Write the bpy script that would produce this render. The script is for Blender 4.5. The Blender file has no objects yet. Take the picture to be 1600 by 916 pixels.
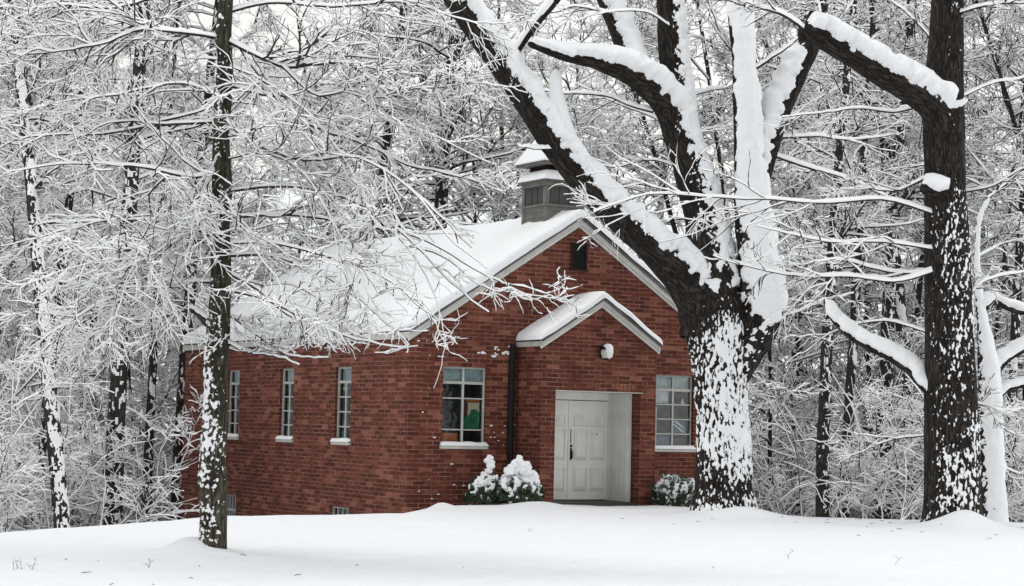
import bpy, bmesh, math, random
import numpy as np
from mathutils import Vector, Matrix

# ------------------------------------------------------------------ scene, camera, light
sc = bpy.context.scene
COL = sc.collection
EYE = 1.62
FPX = 3000.0
TILT, ROLL = math.radians(3.867), math.radians(1.298)

cd = bpy.data.cameras.new('camera')
cam = bpy.data.objects.new('camera', cd)
COL.objects.link(cam)
cd.sensor_fit = 'HORIZONTAL'; cd.sensor_width = 36.0; cd.lens = 36.0 * FPX / 1600.0
cd.clip_start = 0.2; cd.clip_end = 3000
U0 = Vector((0, -math.sin(TILT), math.cos(TILT))); X0 = Vector((1, 0, 0))
RV = X0 * math.cos(ROLL) + U0 * math.sin(ROLL)
UV_ = X0 * -math.sin(ROLL) + U0 * math.cos(ROLL)
BV = -Vector((0, math.cos(TILT), math.sin(TILT)))
m = Matrix((RV, UV_, BV)).transposed().to_4x4()
m.translation = (0, 0, EYE)
cam.matrix_world = m
sc.camera = cam

SUN_EL, SUN_AZ = math.radians(56), math.radians(-100)     # azimuth of the light: behind the camera, to its left
w = bpy.data.worlds.new('World'); sc.world = w; w.use_nodes = True
nt = w.node_tree; nt.nodes.clear()
sky = nt.nodes.new('ShaderNodeTexSky'); sky.sky_type = 'NISHITA'; sky.sun_disc = False
sky.sun_elevation = SUN_EL; sky.sun_rotation = math.pi + SUN_AZ
sky.air_density = 3.0; sky.dust_density = 1.0; sky.ozone_density = 1.5; sky.altitude = 0
hs = nt.nodes.new('ShaderNodeHueSaturation'); hs.inputs['Saturation'].default_value = 0.12
bg = nt.nodes.new('ShaderNodeBackground'); bg.inputs['Strength'].default_value = 0.15
wo = nt.nodes.new('ShaderNodeOutputWorld')
nt.links.new(sky.outputs[0], hs.inputs['Color']); nt.links.new(hs.outputs[0], bg.inputs['Color'])
nt.links.new(bg.outputs[0], wo.inputs['Surface'])
sd = bpy.data.lights.new('sun', 'SUN'); sd.energy = 1.0; sd.angle = math.radians(28); sd.color = (1.0, 0.985, 0.96)
sun = bpy.data.objects.new('sun', sd); COL.objects.link(sun)
dv = Vector((math.sin(SUN_AZ) * math.cos(SUN_EL), -math.cos(SUN_AZ) * math.cos(SUN_EL), math.sin(SUN_EL)))
sun.rotation_euler = dv.to_track_quat('Z', 'Y').to_euler()
sc.view_settings.view_transform = 'Standard'; sc.view_settings.look = 'None'
sc.view_settings.exposure = 0.27; sc.view_settings.gamma = 1.0
sc.cycles.max_bounces = 10; sc.cycles.diffuse_bounces = 8; sc.cycles.glossy_bounces = 2
sc.cycles.transmission_bounces = 2; sc.cycles.transparent_max_bounces = 8

rng = np.random.default_rng(7)


def at(u, v, Y):
    """photo pixel (1600 wide) at depth Y metres -> world point"""
    du, dw = u - 800.0, v - 458.0
    cr, sr = math.cos(ROLL), math.sin(ROLL)
    a = (du * cr + dw * sr) / FPX; b = -(-du * sr + dw * cr) / FPX
    ct, st = math.cos(TILT), math.sin(TILT)
    dep = ct - b * st; up = st + b * ct
    return np.array([a * Y / dep, Y, up * Y / dep + EYE])


# ------------------------------------------------------------------ noise
def _hash(ix, iy, iz, seed):
    n = (ix.astype(np.int64) * 374761393 + iy.astype(np.int64) * 668265263 + iz.astype(np.int64) * 2147483647 + seed * 974711) & 0xFFFFFFFF
    n = ((n ^ (n >> 13)) * 1274126177) & 0xFFFFFFFF
    n = ((n ^ (n >> 16)) * 2246822519) & 0xFFFFFFFF
    return ((n ^ (n >> 15)) & 0xFFFFFF) / float(0xFFFFFF)


def noise(P, seed=0):
    """smooth value noise in -1..1, P (...,3)"""
    P = np.asarray(P, float); F = np.floor(P); f = P - F; f = f * f * (3 - 2 * f)
    x, y, z = F[..., 0], F[..., 1], F[..., 2]; fx, fy, fz = f[..., 0], f[..., 1], f[..., 2]
    r = 0
    for dx in (0, 1):
        for dy in (0, 1):
            for dz in (0, 1):
                wt = (fx if dx else 1 - fx) * (fy if dy else 1 - fy) * (fz if dz else 1 - fz)
                r = r + wt * _hash(x + dx, y + dy, z + dz, seed)
    return r * 2 - 1


RM = np.array(Matrix.Rotation(.9, 3, Vector((1, .7, .4)).normalized()))


def fbm(P, seed=0, oct=3):
    P = np.asarray(P, float) @ RM; r = 0; a = 1; s = 0
    for k in range(oct):
        r = r + a * noise(P * 2 ** k + 17.3 * k, seed + k); P = P @ RM; s += a; a *= .5
    return r / s


# ------------------------------------------------------------------ materials
def new_mat(name):
    mt = bpy.data.materials.new(name); mt.use_nodes = True
    t = mt.node_tree; t.nodes.clear()
    o = t.nodes.new('ShaderNodeOutputMaterial'); p = t.nodes.new('ShaderNodeBsdfPrincipled')
    t.links.new(p.outputs[0], o.inputs[0])
    return mt, t, p


def nd(t, k, **kw):
    n = t.nodes.new(k)
    for a, b in kw.items():
        if a in n.inputs: n.inputs[a].default_value = b
        else: setattr(n, a, b)
    return n


def bumpy(t, p, hsock, dist, strength=1.0):
    b = nd(t, 'ShaderNodeBump', Strength=strength, Distance=dist)
    t.links.new(hsock, b.inputs['Height']); t.links.new(b.outputs[0], p.inputs['Normal'])


def ramp(t, src, stops):
    r = t.nodes.new('ShaderNodeValToRGB'); e = r.color_ramp.elements
    while len(e) < len(stops): e.new(0.5)
    for k, (pos, c) in enumerate(stops): e[k].position = pos; e[k].color = (*c, 1)
    t.links.new(src, r.inputs['Fac']); return r


def m_snow(name, col=(.90, .915, .94), scale=6.0, dist=.02):
    mt, t, p = new_mat(name)
    tc = nd(t, 'ShaderNodeTexCoord'); n = nd(t, 'ShaderNodeTexNoise', Scale=scale, Detail=6.0, Roughness=.6)
    t.links.new(tc.outputs['Object'], n.inputs['Vector'])
    r = ramp(t, n.outputs[0], [(.3, tuple(c * .965 for c in col)), (.7, col)])
    t.links.new(r.outputs[0], p.inputs['Base Color']); p.inputs['Roughness'].default_value = .65
    p.inputs['Specular IOR Level'].default_value = .2
    bumpy(t, p, n.outputs[0], dist, .6); return mt


def m_bark(name, c1, c2, sx=16.0, sy=3.4, dist=.03):
    mt, t, p = new_mat(name)
    uv = nd(t, 'ShaderNodeUVMap'); mp = nd(t, 'ShaderNodeMapping'); mp.inputs['Scale'].default_value = (sx, sy, 1)
    n = nd(t, 'ShaderNodeTexNoise', Scale=1.0, Detail=3.0, Roughness=.5, Distortion=.8)
    f = nd(t, 'ShaderNodeTexNoise', Scale=6.0, Detail=4.0, Roughness=.7)
    t.links.new(uv.outputs[0], mp.inputs[0]); t.links.new(mp.outputs[0], n.inputs['Vector']); t.links.new(mp.outputs[0], f.inputs['Vector'])
    s1 = nd(t, 'ShaderNodeMath', operation='SUBTRACT'); s1.inputs[1].default_value = .5; t.links.new(n.outputs[0], s1.inputs[0])
    ab = nd(t, 'ShaderNodeMath', operation='ABSOLUTE'); t.links.new(s1.outputs[0], ab.inputs[0])
    ml = nd(t, 'ShaderNodeMath', operation='MULTIPLY_ADD'); ml.inputs[1].default_value = 5.0; t.links.new(ab.outputs[0], ml.inputs[0])
    m2 = nd(t, 'ShaderNodeMath', operation='MULTIPLY'); m2.inputs[1].default_value = .45; t.links.new(f.outputs[0], m2.inputs[0]); t.links.new(m2.outputs[0], ml.inputs[2])
    ml.use_clamp = True
    r = ramp(t, ml.outputs[0], [(.22, c1), (.95, c2)])
    t.links.new(r.outputs[0], p.inputs['Base Color']); p.inputs['Roughness'].default_value = .9; p.inputs['Specular IOR Level'].default_value = .2
    bumpy(t, p, ml.outputs[0], dist, 1.0); return mt


def m_plain(name, col, rough=.6, var=.12, scale=9.0, metal=0.0, dist=.003, spec=.4):
    mt, t, p = new_mat(name)
    tc = nd(t, 'ShaderNodeTexCoord'); n = nd(t, 'ShaderNodeTexNoise', Scale=scale, Detail=5.0, Roughness=.65)
    t.links.new(tc.outputs['Object'], n.inputs['Vector'])
    r = ramp(t, n.outputs[0], [(.3, tuple(c * (1 - var) for c in col)), (.7, tuple(min(1, c * (1 + var)) for c in col))])
    t.links.new(r.outputs[0], p.inputs['Base Color']); p.inputs['Roughness'].default_value = rough; p.inputs['Metallic'].default_value = metal
    p.inputs['Specular IOR Level'].default_value = spec
    bumpy(t, p, n.outputs[0], dist, .5); return mt


def m_brick(name, bw=.29, rh=.088, mort=.0085):
    mt, t, p = new_mat(name)
    uv = nd(t, 'ShaderNodeUVMap')
    wob = nd(t, 'ShaderNodeTexNoise', Scale=3.0, Detail=3.0); t.links.new(uv.outputs[0], wob.inputs['Vector'])
    ad = nd(t, 'ShaderNodeVectorMath', operation='MULTIPLY_ADD'); ad.inputs[1].default_value = (.018, .012, 0)
    t.links.new(wob.outputs['Color'], ad.inputs[0]); t.links.new(uv.outputs[0], ad.inputs[2])

    def bt(c1, c2, mc, bias=0.0):
        b = t.nodes.new('ShaderNodeTexBrick'); b.offset = .5; b.squash = 1
        b.inputs['Color1'].default_value = (*c1, 1); b.inputs['Color2'].default_value = (*c2, 1); b.inputs['Mortar'].default_value = (*mc, 1)
        b.inputs['Scale'].default_value = 1; b.inputs['Mortar Size'].default_value = mort; b.inputs['Mortar Smooth'].default_value = .25
        b.inputs['Bias'].default_value = bias; b.inputs['Brick Width'].default_value = bw; b.inputs['Row Height'].default_value = rh
        t.links.new(ad.outputs[0], b.inputs['Vector']); return b
    b = bt((0, 0, 0), (1, 1, 1), (.5, .5, .5))
    cr = ramp(t, b.outputs['Color'], [(0.0, (.088, .025, .016)), (.45, (.130, .036, .023)), (.78, (.168, .049, .031)), (1.0, (.29, .11, .076))])
    nz = nd(t, 'ShaderNodeTexNoise', Scale=1.6, Detail=6.0, Roughness=.7); t.links.new(uv.outputs[0], nz.inputs['Vector'])
    n2 = nd(t, 'ShaderNodeTexNoise', Scale=45.0, Detail=4.0, Roughness=.7); t.links.new(uv.outputs[0], n2.inputs['Vector'])
    g = ramp(t, nz.outputs[0], [(.3, (.58, .56, .56)), (.7, (1.22, 1.20, 1.16))])
    g2 = ramp(t, n2.outputs[0], [(.25, (.72, .72, .72)), (.75, (1.2, 1.2, 1.2))])
    m1 = nd(t, 'ShaderNodeMix', data_type='RGBA', blend_type='MULTIPLY'); m1.inputs[0].default_value = 1
    t.links.new(cr.outputs[0], m1.inputs[6]); t.links.new(g.outputs[0], m1.inputs[7])
    m2 = nd(t, 'ShaderNodeMix', data_type='RGBA', blend_type='MULTIPLY'); m2.inputs[0].default_value = 1
    t.links.new(m1.outputs[2], m2.inputs[6]); t.links.new(g2.outputs[0], m2.inputs[7])
    # mortar: worn, mostly brick-stained, lighter in places
    n3 = nd(t, 'ShaderNodeTexNoise', Scale=2.6, Detail=4.0, Roughness=.7); t.links.new(uv.outputs[0], n3.inputs['Vector'])
    mo = ramp(t, n3.outputs[0], [(.36, (.12, .045, .032)), (.62, (.31, .17, .13))])
    m3 = nd(t, 'ShaderNodeMix', data_type='RGBA'); t.links.new(b.outputs['Fac'], m3.inputs[0])
    t.links.new(m2.outputs[2], m3.inputs[6]); t.links.new(mo.outputs[0], m3.inputs[7])
    t.links.new(m3.outputs[2], p.inputs['Base Color']); p.inputs['Roughness'].default_value = .88; p.inputs['Specular IOR Level'].default_value = .25
    iv = nd(t, 'ShaderNodeMath', operation='MULTIPLY_ADD'); iv.inputs[1].default_value = -1; iv.inputs[2].default_value = 1
    t.links.new(b.outputs['Fac'], iv.inputs[0])
    sm = nd(t, 'ShaderNodeMath', operation='MULTIPLY_ADD'); sm.inputs[1].default_value = .4
    t.links.new(n2.outputs[0], sm.inputs[0]); t.links.new(iv.outputs[0], sm.inputs[2])
    bumpy(t, p, sm.outputs[0], .012, .8); return mt


def m_glass(name):
    mt, t, p = new_mat(name); o = [n for n in t.nodes if n.type == 'OUTPUT_MATERIAL'][0]
    tr = nd(t, 'ShaderNodeBsdfTransparent'); tr.inputs[0].default_value = (.82, .87, .88, 1)
    gl = nd(t, 'ShaderNodeBsdfGlossy', Roughness=.06); gl.inputs[0].default_value = (.9, .95, 1, 1)
    tc = nd(t, 'ShaderNodeTexCoord'); n = nd(t, 'ShaderNodeTexNoise', Scale=3.5, Detail=2.0); t.links.new(tc.outputs['Object'], n.inputs['Vector'])
    bu = nd(t, 'ShaderNodeBump', Strength=.25, Distance=.02); t.links.new(n.outputs[0], bu.inputs['Height']); t.links.new(bu.outputs[0], gl.inputs['Normal'])
    fr = nd(t, 'ShaderNodeLayerWeight', Blend=.25); mx = nd(t, 'ShaderNodeMixShader')
    ad = nd(t, 'ShaderNodeMath', operation='MULTIPLY_ADD'); ad.inputs[1].default_value = .6; ad.inputs[2].default_value = .09
    t.links.new(fr.outputs['Fresnel'], ad.inputs[0]); t.links.new(ad.outputs[0], mx.inputs[0]); t.links.new(tr.outputs[0], mx.inputs[1]); t.links.new(gl.outputs[0], mx.inputs[2])
    t.links.new(mx.outputs[0], o.inputs[0]); t.nodes.remove(p); return mt


M = dict(
    ground=m_snow('ground_snow', (.79, .80, .82), 2.2, .05),
    snow=m_snow('packed_snow', (.89, .90, .915), 9.0, .02),
    woodbark=m_bark('woodland_bark', (.018, .016, .014), (.085, .078, .070), 16, 3.4, .02),
    twigsnow=m_plain('twig_snow', (.945, .95, .955), .7, .02, 3.0, spec=.1),
    bark=m_bark('old_bark', (.006, .005, .0045), (.050, .041, .035)),
    bark_mossy=m_bark('young_bark', (.014, .012, .008), (.095, .085, .060), 26, 4.0, .015),
    twigbark=m_plain('twig_bark', (.042, .037, .033), .9, .35, 4.0, spec=.1),
    brick=m_brick('red_brick'),
    soldier=m_brick('soldier_brick', .30, .088),
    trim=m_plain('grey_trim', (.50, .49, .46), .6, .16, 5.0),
    trim_dark=m_plain('drip_edge', (.10, .10, .095), .5, .2, 5.0),
    white=m_plain('white_paint', (.82, .82, .78), .45, .07, 3.0),
    jamb=m_plain('jamb_paint', (.66, .67, .65), .5, .12, 2.0),
    steel=m_plain('window_steel', (.44, .45, .42), .5, .18, 8.0),
    black=m_plain('black_iron', (.014, .014, .016), .7, .2, 8.0, spec=.15),
    dark=m_plain('dark_wood', (.05, .042, .036), .7, .2, 6.0),
    shingle=m_plain('shingle', (.06, .058, .055), .9, .3, 12.0),
    siding=m_plain('weathered_siding', (.14, .133, .12), .8, .25, 6.0),
    louver=m_plain('louver_slat', (.018, .012, .010), .8, .25, 6.0, spec=.05),
    glass=m_glass('window_glass'),
    curtain=m_plain('pale_curtain', (.42, .50, .50), .9, .25, 7.0), drape=m_plain('grey_drape', (.13, .155, .16), .9, .35, 5.0),
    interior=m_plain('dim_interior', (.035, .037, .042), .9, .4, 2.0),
    orange=m_plain('orange_card', (.50, .13, .03), .7, .15),
    green=m_plain('green_card', (.015, .13, .055), .7, .6, 9.0),
    maroon=m_plain('maroon_cloth', (.09, .02, .025), .8, .25),
    cream=m_plain('cream_card', (.55, .50, .36), .7, .15),
    sheet=m_plain('white_sheet', (.62, .64, .66), .7, .2, 6.0),
    blue=m_plain('blue_cloth', (.05, .12, .20), .7, .3),
    stripe=m_plain('cloth_stripe', (.02, .03, .045), .8, .2),
    louver_grey=m_plain('louver_grey', (.05, .05, .05), .7, .3, 30.0),
    vent_frame=m_plain('vent_frame', (.035, .018, .014), .8, .2, 6.0, spec=.1),
    globe=m_plain('lamp_globe', (.55, .55, .52), .25, .05),
    leaf=m_plain('evergreen_leaf', (.030, .048, .022), .6, .5, 20.0),
    weed=m_plain('dry_weed', (.30, .27, .235), .9, .3),
)


# ------------------------------------------------------------------ objects
def tag(o, label=None, cat=None, group=None, kind=None):
    if label: o['label'] = label
    if cat: o['category'] = cat
    if group: o['group'] = group
    if kind: o['kind'] = kind
    return o


def empty(name, loc, rz=0, label=None, cat=None, group=None):
    o = bpy.data.objects.new(name, None); COL.objects.link(o); o.location = tuple(float(c) for c in loc); o.rotation_euler = (0, 0, rz)
    o.empty_display_size = .2
    return tag(o, label, cat, group)


def link(name, me, parent=None):
    o = bpy.data.objects.new(name, me); COL.objects.link(o)
    if parent: o.parent = parent
    return o


def np_mesh(name, V, F, mats, mi=None, uv=None, smooth=True):
    """V (n,3), F (m,4) quads"""
    me = bpy.data.meshes.new(name); V = np.ascontiguousarray(V, np.float32); F = np.ascontiguousarray(F, np.int32)
    k = F.shape[1]
    me.vertices.add(len(V)); me.vertices.foreach_set('co', V.ravel())
    me.loops.add(F.size); me.loops.foreach_set('vertex_index', F.ravel())
    me.polygons.add(len(F)); me.polygons.foreach_set('loop_start', np.arange(0, F.size, k, dtype=np.int32))
    for mm in mats: me.materials.append(M[mm])
    if mi is not None: me.polygons.foreach_set('material_index', np.ascontiguousarray(mi, np.int32))
    if uv is not None:
        l = me.uv_layers.new(name='UVMap'); l.data.foreach_set('uv', np.ascontiguousarray(uv[F.ravel()], np.float32).ravel())
    if smooth: me.polygons.foreach_set('use_smooth', np.ones(len(F), bool))
    me.update(calc_edges=True); return me


class MB:
    """collects faces (with uv in metres, material per face) into one mesh"""
    def __init__(s): s.v = []; s.f = []; s.uv = []; s.mi = []

    def face(s, pts, uv=None, mi=0):
        b = len(s.v); s.v += [tuple(map(float, p)) for p in pts]; s.f.append(tuple(range(b, b + len(pts))))
        s.uv += uv if uv else [(0, 0)] * len(pts); s.mi.append(mi)

    def box(s, a, b, mi=0):
        (x0, y0, z0), (x1, y1, z1) = a, b
        s.face([(x0, y0, z0), (x1, y0, z0), (x1, y0, z1), (x0, y0, z1)], [(x0, z0), (x1, z0), (x1, z1), (x0, z1)], mi)
        s.face([(x1, y1, z0), (x0, y1, z0), (x0, y1, z1), (x1, y1, z1)], [(x1, z0), (x0, z0), (x0, z1), (x1, z1)], mi)
        s.face([(x0, y1, z0), (x0, y0, z0), (x0, y0, z1), (x0, y1, z1)], [(y1, z0), (y0, z0), (y0, z1), (y1, z1)], mi)
        s.face([(x1, y0, z0), (x1, y1, z0), (x1, y1, z1), (x1, y0, z1)], [(y0, z0), (y1, z0), (y1, z1), (y0, z1)], mi)
        s.face([(x0, y0, z1), (x1, y0, z1), (x1, y1, z1), (x0, y1, z1)], [(x0, y0), (x1, y0), (x1, y1), (x0, y1)], mi)
        s.face([(x0, y1, z0), (x1, y1, z0), (x1, y0, z0), (x0, y0, z0)], [(x0, y1), (x1, y1), (x1, y0), (x0, y0)], mi)
        return s

    def prism(s, poly, y0, y1, mi=0):
        """polygon in x,z extruded along y (y0 < y1; poly counter-clockwise seen from -y)"""
        n = len(poly)
        s.face([(x, y0, z) for x, z in poly], [(x, z) for x, z in poly], mi)
        s.face([(x, y1, z) for x, z in poly[::-1]], [(x, z) for x, z in poly[::-1]], mi)
        for k in range(n):
            (xa, za), (xb, zb) = poly[k], poly[(k + 1) % n]
            s.face([(xa, y0, za), (xa, y1, za), (xb, y1, zb), (xb, y0, zb)], [(y0, za), (y1, za), (y1, zb), (y0, zb)], mi)
        return s

    def tube(s, pts, r, n=8, mi=0):
        pts = [Vector(p) for p in pts]; rs = r if isinstance(r, (list, tuple)) else [r] * len(pts); rings = []
        for k, p in enumerate(pts):
            d = (pts[min(k + 1, len(pts) - 1)] - pts[max(k - 1, 0)]).normalized()
            a = d.cross(Vector((0, 0, 1)) if abs(d.z) < .9 else Vector((1, 0, 0))).normalized(); b = d.cross(a)
            rings.append([p + (a * math.cos(2 * math.pi * j / n) + b * math.sin(2 * math.pi * j / n)) * rs[k] for j in range(n)])
        for k in range(len(rings) - 1):
            for j in range(n): s.face([rings[k][j], rings[k][(j + 1) % n], rings[k + 1][(j + 1) % n], rings[k + 1][j]], None, mi)
        s.face(rings[0][::-1], None, mi); s.face(rings[-1], None, mi); return s

    def build(s, name, mats, parent=None, bevel=0, smooth=False):
        me = bpy.data.meshes.new(name); me.from_pydata(s.v, [], s.f)
        for mm in (mats if isinstance(mats, (list, tuple)) else [mats]): me.materials.append(M[mm])
        l = me.uv_layers.new(name='UVMap'); l.data.foreach_set('uv', [c for q in s.uv for c in q])
        me.polygons.foreach_set('material_index', s.mi)
        if smooth: me.polygons.foreach_set('use_smooth', [True] * len(s.f))
        bm = bmesh.new(); bm.from_mesh(me); bmesh.ops.remove_doubles(bm, verts=bm.verts, dist=1e-5)
        if bevel:
            bmesh.ops.bevel(bm, geom=[e for e in bm.edges if e.calc_face_angle(0) > .5], offset=bevel, segments=2, affect='EDGES', profile=.6)
        bm.to_mesh(me); bm.free(); me.update()
        return link(name, me, parent)


# ------------------------------------------------------------------ ground
CX = np.array([-2000, 0, 200, 350, 450, 560, 640, 690, 850, 940, 1075, 1180, 1440, 1600, 4000.])
CD = np.array([190, 190, 173, 157, 152, 148, 146, 133, 122, 125, 124, 134, 136, 137, 137.])
CREST = EYE * FPX / CD
MOUNDS = []   # x, y, radius, height, filled from the trees below


def ground_z(x, y):
    x = np.asarray(x, float); y = np.asarray(y, float)
    yy = np.maximum(y, 4.0)
    u = 800 + FPX * x / yy
    d = np.interp(u, CX, CREST)
    e = np.maximum(0, y - d + .4)
    fall = -np.minimum(.085 * e * e / (e + 1.5), 2.0)
    h_ = np.maximum(0, y - 62 + 3 * noise(np.stack([x * .05, y * .05, 0 * x], -1), 4)); rise = np.minimum(.42 * h_ * h_ / (h_ + 8), 36 - 2000 / (h_ + 55.6))  # rise: white hillside added behind the woods to brighten the gaps
    P = np.stack([x, y, 0 * x], -1)
    near = np.clip((60 - y) / 30, 0, 1) * 1.3
    z = fall + rise + .035 * fbm(P * .35, 3, 3) * near + .018 * fbm(P * 1.3, 9, 3) * near
    lump = np.clip((20.5 - y) / 2.0, 0, 1)
    z = z + lump * (.035 * np.maximum(0, fbm(P * 4.5, 21, 2)) - .06 * 0)
    pit = fbm(P * 5.0, 33, 2) - .38
    z = z - .22 * np.clip(pit, 0, .25) * np.clip((30 - y) / 6, 0, 1) + .012 * fbm(P * np.array([.8, 2.2, 1]), 41, 2) * near
    fn = np.clip((26 - y) / 4, 0, 1)
    z = z + fn * (.016 * fbm(P * 9.0, 61, 2) + .05 * np.clip(fbm(P * 7.0, 63, 2) - .42, 0, .2))
    for (mx, my, mr, mh) in MOUNDS:
        z = z + mh * np.exp(-((x - mx) ** 2 + (y - my) ** 2) / (mr * mr))
    return z


BT = at(1130, 800, 36.0); RT = at(1488, 822, 33.2); LT = at(331, 866, 22.2); WT = at(1553, 816, 36.2)
MOUNDS += [(BT[0], BT[1] - .1, 1.0, .13), (BT[0] + .35, BT[1] - .6, .5, .10), (RT[0] + .1, RT[1] - .5, .45, .24), (RT[0], RT[1], 1.1, .10),
           (LT[0] - .24, LT[1] - .02, .30, .15), (LT[0] - .1, LT[1], .8, .08)]
dp = at(690, 793, 36.5); MOUNDS.append((dp[0], 36.6, .22, .09))
dp = at(840, 786, 37.8); MOUNDS.append((dp[0], 37.6, .55, .10))


def axis(lo, hi, step, far, n):
    inner = np.arange(lo, hi + 1e-6, step)
    g = np.geomspace(step, far, n)
    return np.concatenate([lo - np.cumsum(g)[::-1], inner, hi + np.cumsum(g)])


gx = axis(-13, 13, .075, 90, 46); gy = np.concatenate([np.linspace(-50, 15, 20)[:-1], np.arange(15, 16.5, .25), np.arange(16.5, 25, .055), np.arange(25, 46, .12), 46 + np.cumsum(np.geomspace(.12, 90, 46))])
GX, GY = np.meshgrid(gx, gy, indexing='ij'); GZ = ground_z(GX, GY)
V = np.stack([GX, GY, GZ], -1).reshape(-1, 3); n1, n2 = GX.shape
ii, jj = np.meshgrid(np.arange(n1 - 1), np.arange(n2 - 1), indexing='ij'); q = (ii * n2 + jj).ravel()
F = np.stack([q, q + n2, q + n2 + 1, q + 1], 1)
g = link('ground', np_mesh('ground', V, F, ['ground'])); g['kind'] = 'structure'

# ------------------------------------------------------------------ church
TH = math.radians(30.976)
C0 = np.array([-1.996, 38.0, 0.0])
church = empty('church', C0, TH, 'small red brick church with snowy gabled roof, white double door and little cupola', 'church')
W, L = 7.828, 12.0
EV, AP, PIT = 3.42, 5.938, .643
HH, SL = 2.716, 1.145
PX0, PX1, PY, PEV, PPIT = 2.492, 5.288, -.962, 3.313, .623
PXC = (PX0 + PX1) / 2; PAP = PEV + PPIT * (PXC - PX0)
OX0, OX1, OZ = 2.827, 4.895, 2.287
REV = .11


def wall(mb, a0, a1, z0, z1, holes, to3, depth=REV, zc=()):
    """brick sheet from a0..a1 / z0..z1 with holes (a,b,lo,hi,reveal) ; to3(a,z,d) -> xyz, d inward"""
    A = sorted({a0, a1, *[h[0] for h in holes], *[h[1] for h in holes]}); Z = sorted({z0, z1, *zc, *[h[2] for h in holes], *[h[3] for h in holes]})
    for i in range(len(A) - 1):
        for j in range(len(Z) - 1):
            ca, cz = (A[i] + A[i + 1]) / 2, (Z[j] + Z[j + 1]) / 2
            if any(h[0] < ca < h[1] and h[2] < cz < h[3] for h in holes): continue
            q = [(A[i], Z[j]), (A[i + 1], Z[j]), (A[i + 1], Z[j + 1]), (A[i], Z[j + 1])]
            mb.face([to3(a, z, 0) for a, z in q], q)
    for (a, b, lo, hi, rv) in holes:
        if not rv: continue
        for (p, q) in (((a, lo), (b, lo)), ((b, lo), (b, hi)), ((b, hi), (a, hi)), ((a, hi), (a, lo))):
            if p[0] == q[0]: uv = [(0, p[1]), (0, q[1]), (rv, q[1]), (rv, p[1])]
            else: uv = [(p[0], 0), (q[0], 0), (q[0], rv), (p[0], rv)]
            mb.face([to3(*p, 0), to3(*q, 0), to3(*q, rv), to3(*p, rv)], uv)


front = lambda a, z, d: (a, d, z)
side = lambda a, z, d: (d, -a, z)          # a runs from -L (back) to 0 (front corner)
FW = [(.772, 1.772), (5.97, 6.965)]
SWN = [(-3.33, -2.575), (-6.17, -5.44), (-9.235, -8.50)]
BWN = [(-3.42, -2.50, -.95, -.225), (-9.24, -8.50, -.95, -.215)]
mb = MB()
wall(mb, 0, W, -2.5, EV - .02, [(a, b, SL, HH, REV) for a, b in FW] + [(PX0 + .2, PX1 - .2, -2.4, 3.2, 0)], front)
mb.face([(0, 0, EV - .02), (W, 0, EV - .02), (W / 2, 0, AP - .03)], [(0, EV), (W, EV), (W / 2, AP)])
wall(mb, -L, 0, -2.5, EV - .02, [(a, b, SL, HH, REV) for a, b in SWN] + [(a, b, lo, hi, REV) for a, b, lo, hi in BWN], side)
wall(mb, 0, L, -2.5, EV - .02, [], lambda a, z, d: (W, a, z))
mb.face([(W, L, -2.5), (0, L, -2.5), (0, L, EV - .02), (W / 2, L, AP - .03), (W, L, EV - .02)], [(W, 0), (0, 0), (0, EV + 2), (W / 2, AP + 2), (W, EV + 2)])
mb.build('wall', 'brick', church)

# porch
mb = MB()
T3 = lambda a, z, d: (a, PY + d, z)
wall(mb, PX0, PX1, -.6, PEV - .02, [(OX0, OX1, -.7, OZ, .27)], T3)
mb.face([(PX0, PY, PEV - .02), (PX1, PY, PEV - .02), (PXC, PY, PAP - .03)], [(PX0, PEV), (PX1, PEV), (PXC, PAP)])
wall(mb, PY, -.001, -.6, PEV - .02, [], lambda a, z, d: (PX0, -a + PY, z))
wall(mb, PY, -.001, -.6, PEV - .02, [], lambda a, z, d: (PX1, a, z))
porch = mb.build('porch', 'brick', church)
# fix: the near side wall of the porch must run from its front to the church
mb = MB()
for k in range(9):
    pass
NS = 22; x0s, x1s = OX0 - .10, OX1 + .08
for k in range(NS):                       # soldier course over the opening, each brick a shallow block
    a = x0s + (x1s - x0s) * k / NS; b = x0s + (x1s - x0s) * (k + 1) / NS
    mb.box((a + .006, PY - .006 - .003 * random.Random(k).random(), OZ + .015), (b - .006, PY + .02, OZ + .225))
mb.build('soldier_course', 'soldier', porch)
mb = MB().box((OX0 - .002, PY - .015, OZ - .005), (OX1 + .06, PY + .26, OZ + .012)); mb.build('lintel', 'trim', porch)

# entrance: white jambs, soffit, threshold and double door
DY = .04; JX1 = OX1 - .02; DX0, DX1 = JX1 - .10 - 1.92, JX1 - .10
mb = MB()
mb.box((OX1 - .055, PY + .272, -.3), (OX1 - .012, DY + .1, OZ - .01)); lj = MB().box((OX0 + .012, PY + .272, -.3), (OX0 + .055, DY + .1, OZ - .01))
mb.box((OX1 - .10, PY + .30, -.3), (OX1 - .057, PY + .36, OZ - .01)); mb.box((OX1 - .075, DY - .35, -.3), (OX1 - .057, DY - .25, OZ - .01))
mb.box((OX1 - .13, DY - .05, -.3), (OX1 - .057, DY + .10, OZ - .01))
fr = mb.build('door_jamb', 'jamb', church, .004); lj.build('door_jamb', 'jamb', church, .004)
mb = MB().box((OX0 - .1, PY + .02, OZ - .004), (OX1 + .1, DY + .2, OZ + .05)); mb.build('entry_soffit', 'white', church)
mb = MB().box((OX0 + .056, DY - .03, OZ - .16), (OX1 - .132, DY + .08, OZ - .006)).box((OX0 + .06, DY - .05, OZ - .07), (OX0 + .75, DY - .032, OZ - .045))
mb.build('door_header', 'white', fr, .004)
mb = MB().box((OX0 - .02, PY + .05, -.4), (OX1 + .02, DY + .2, .045)); mb.build('threshold', 'dark', church)
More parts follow.
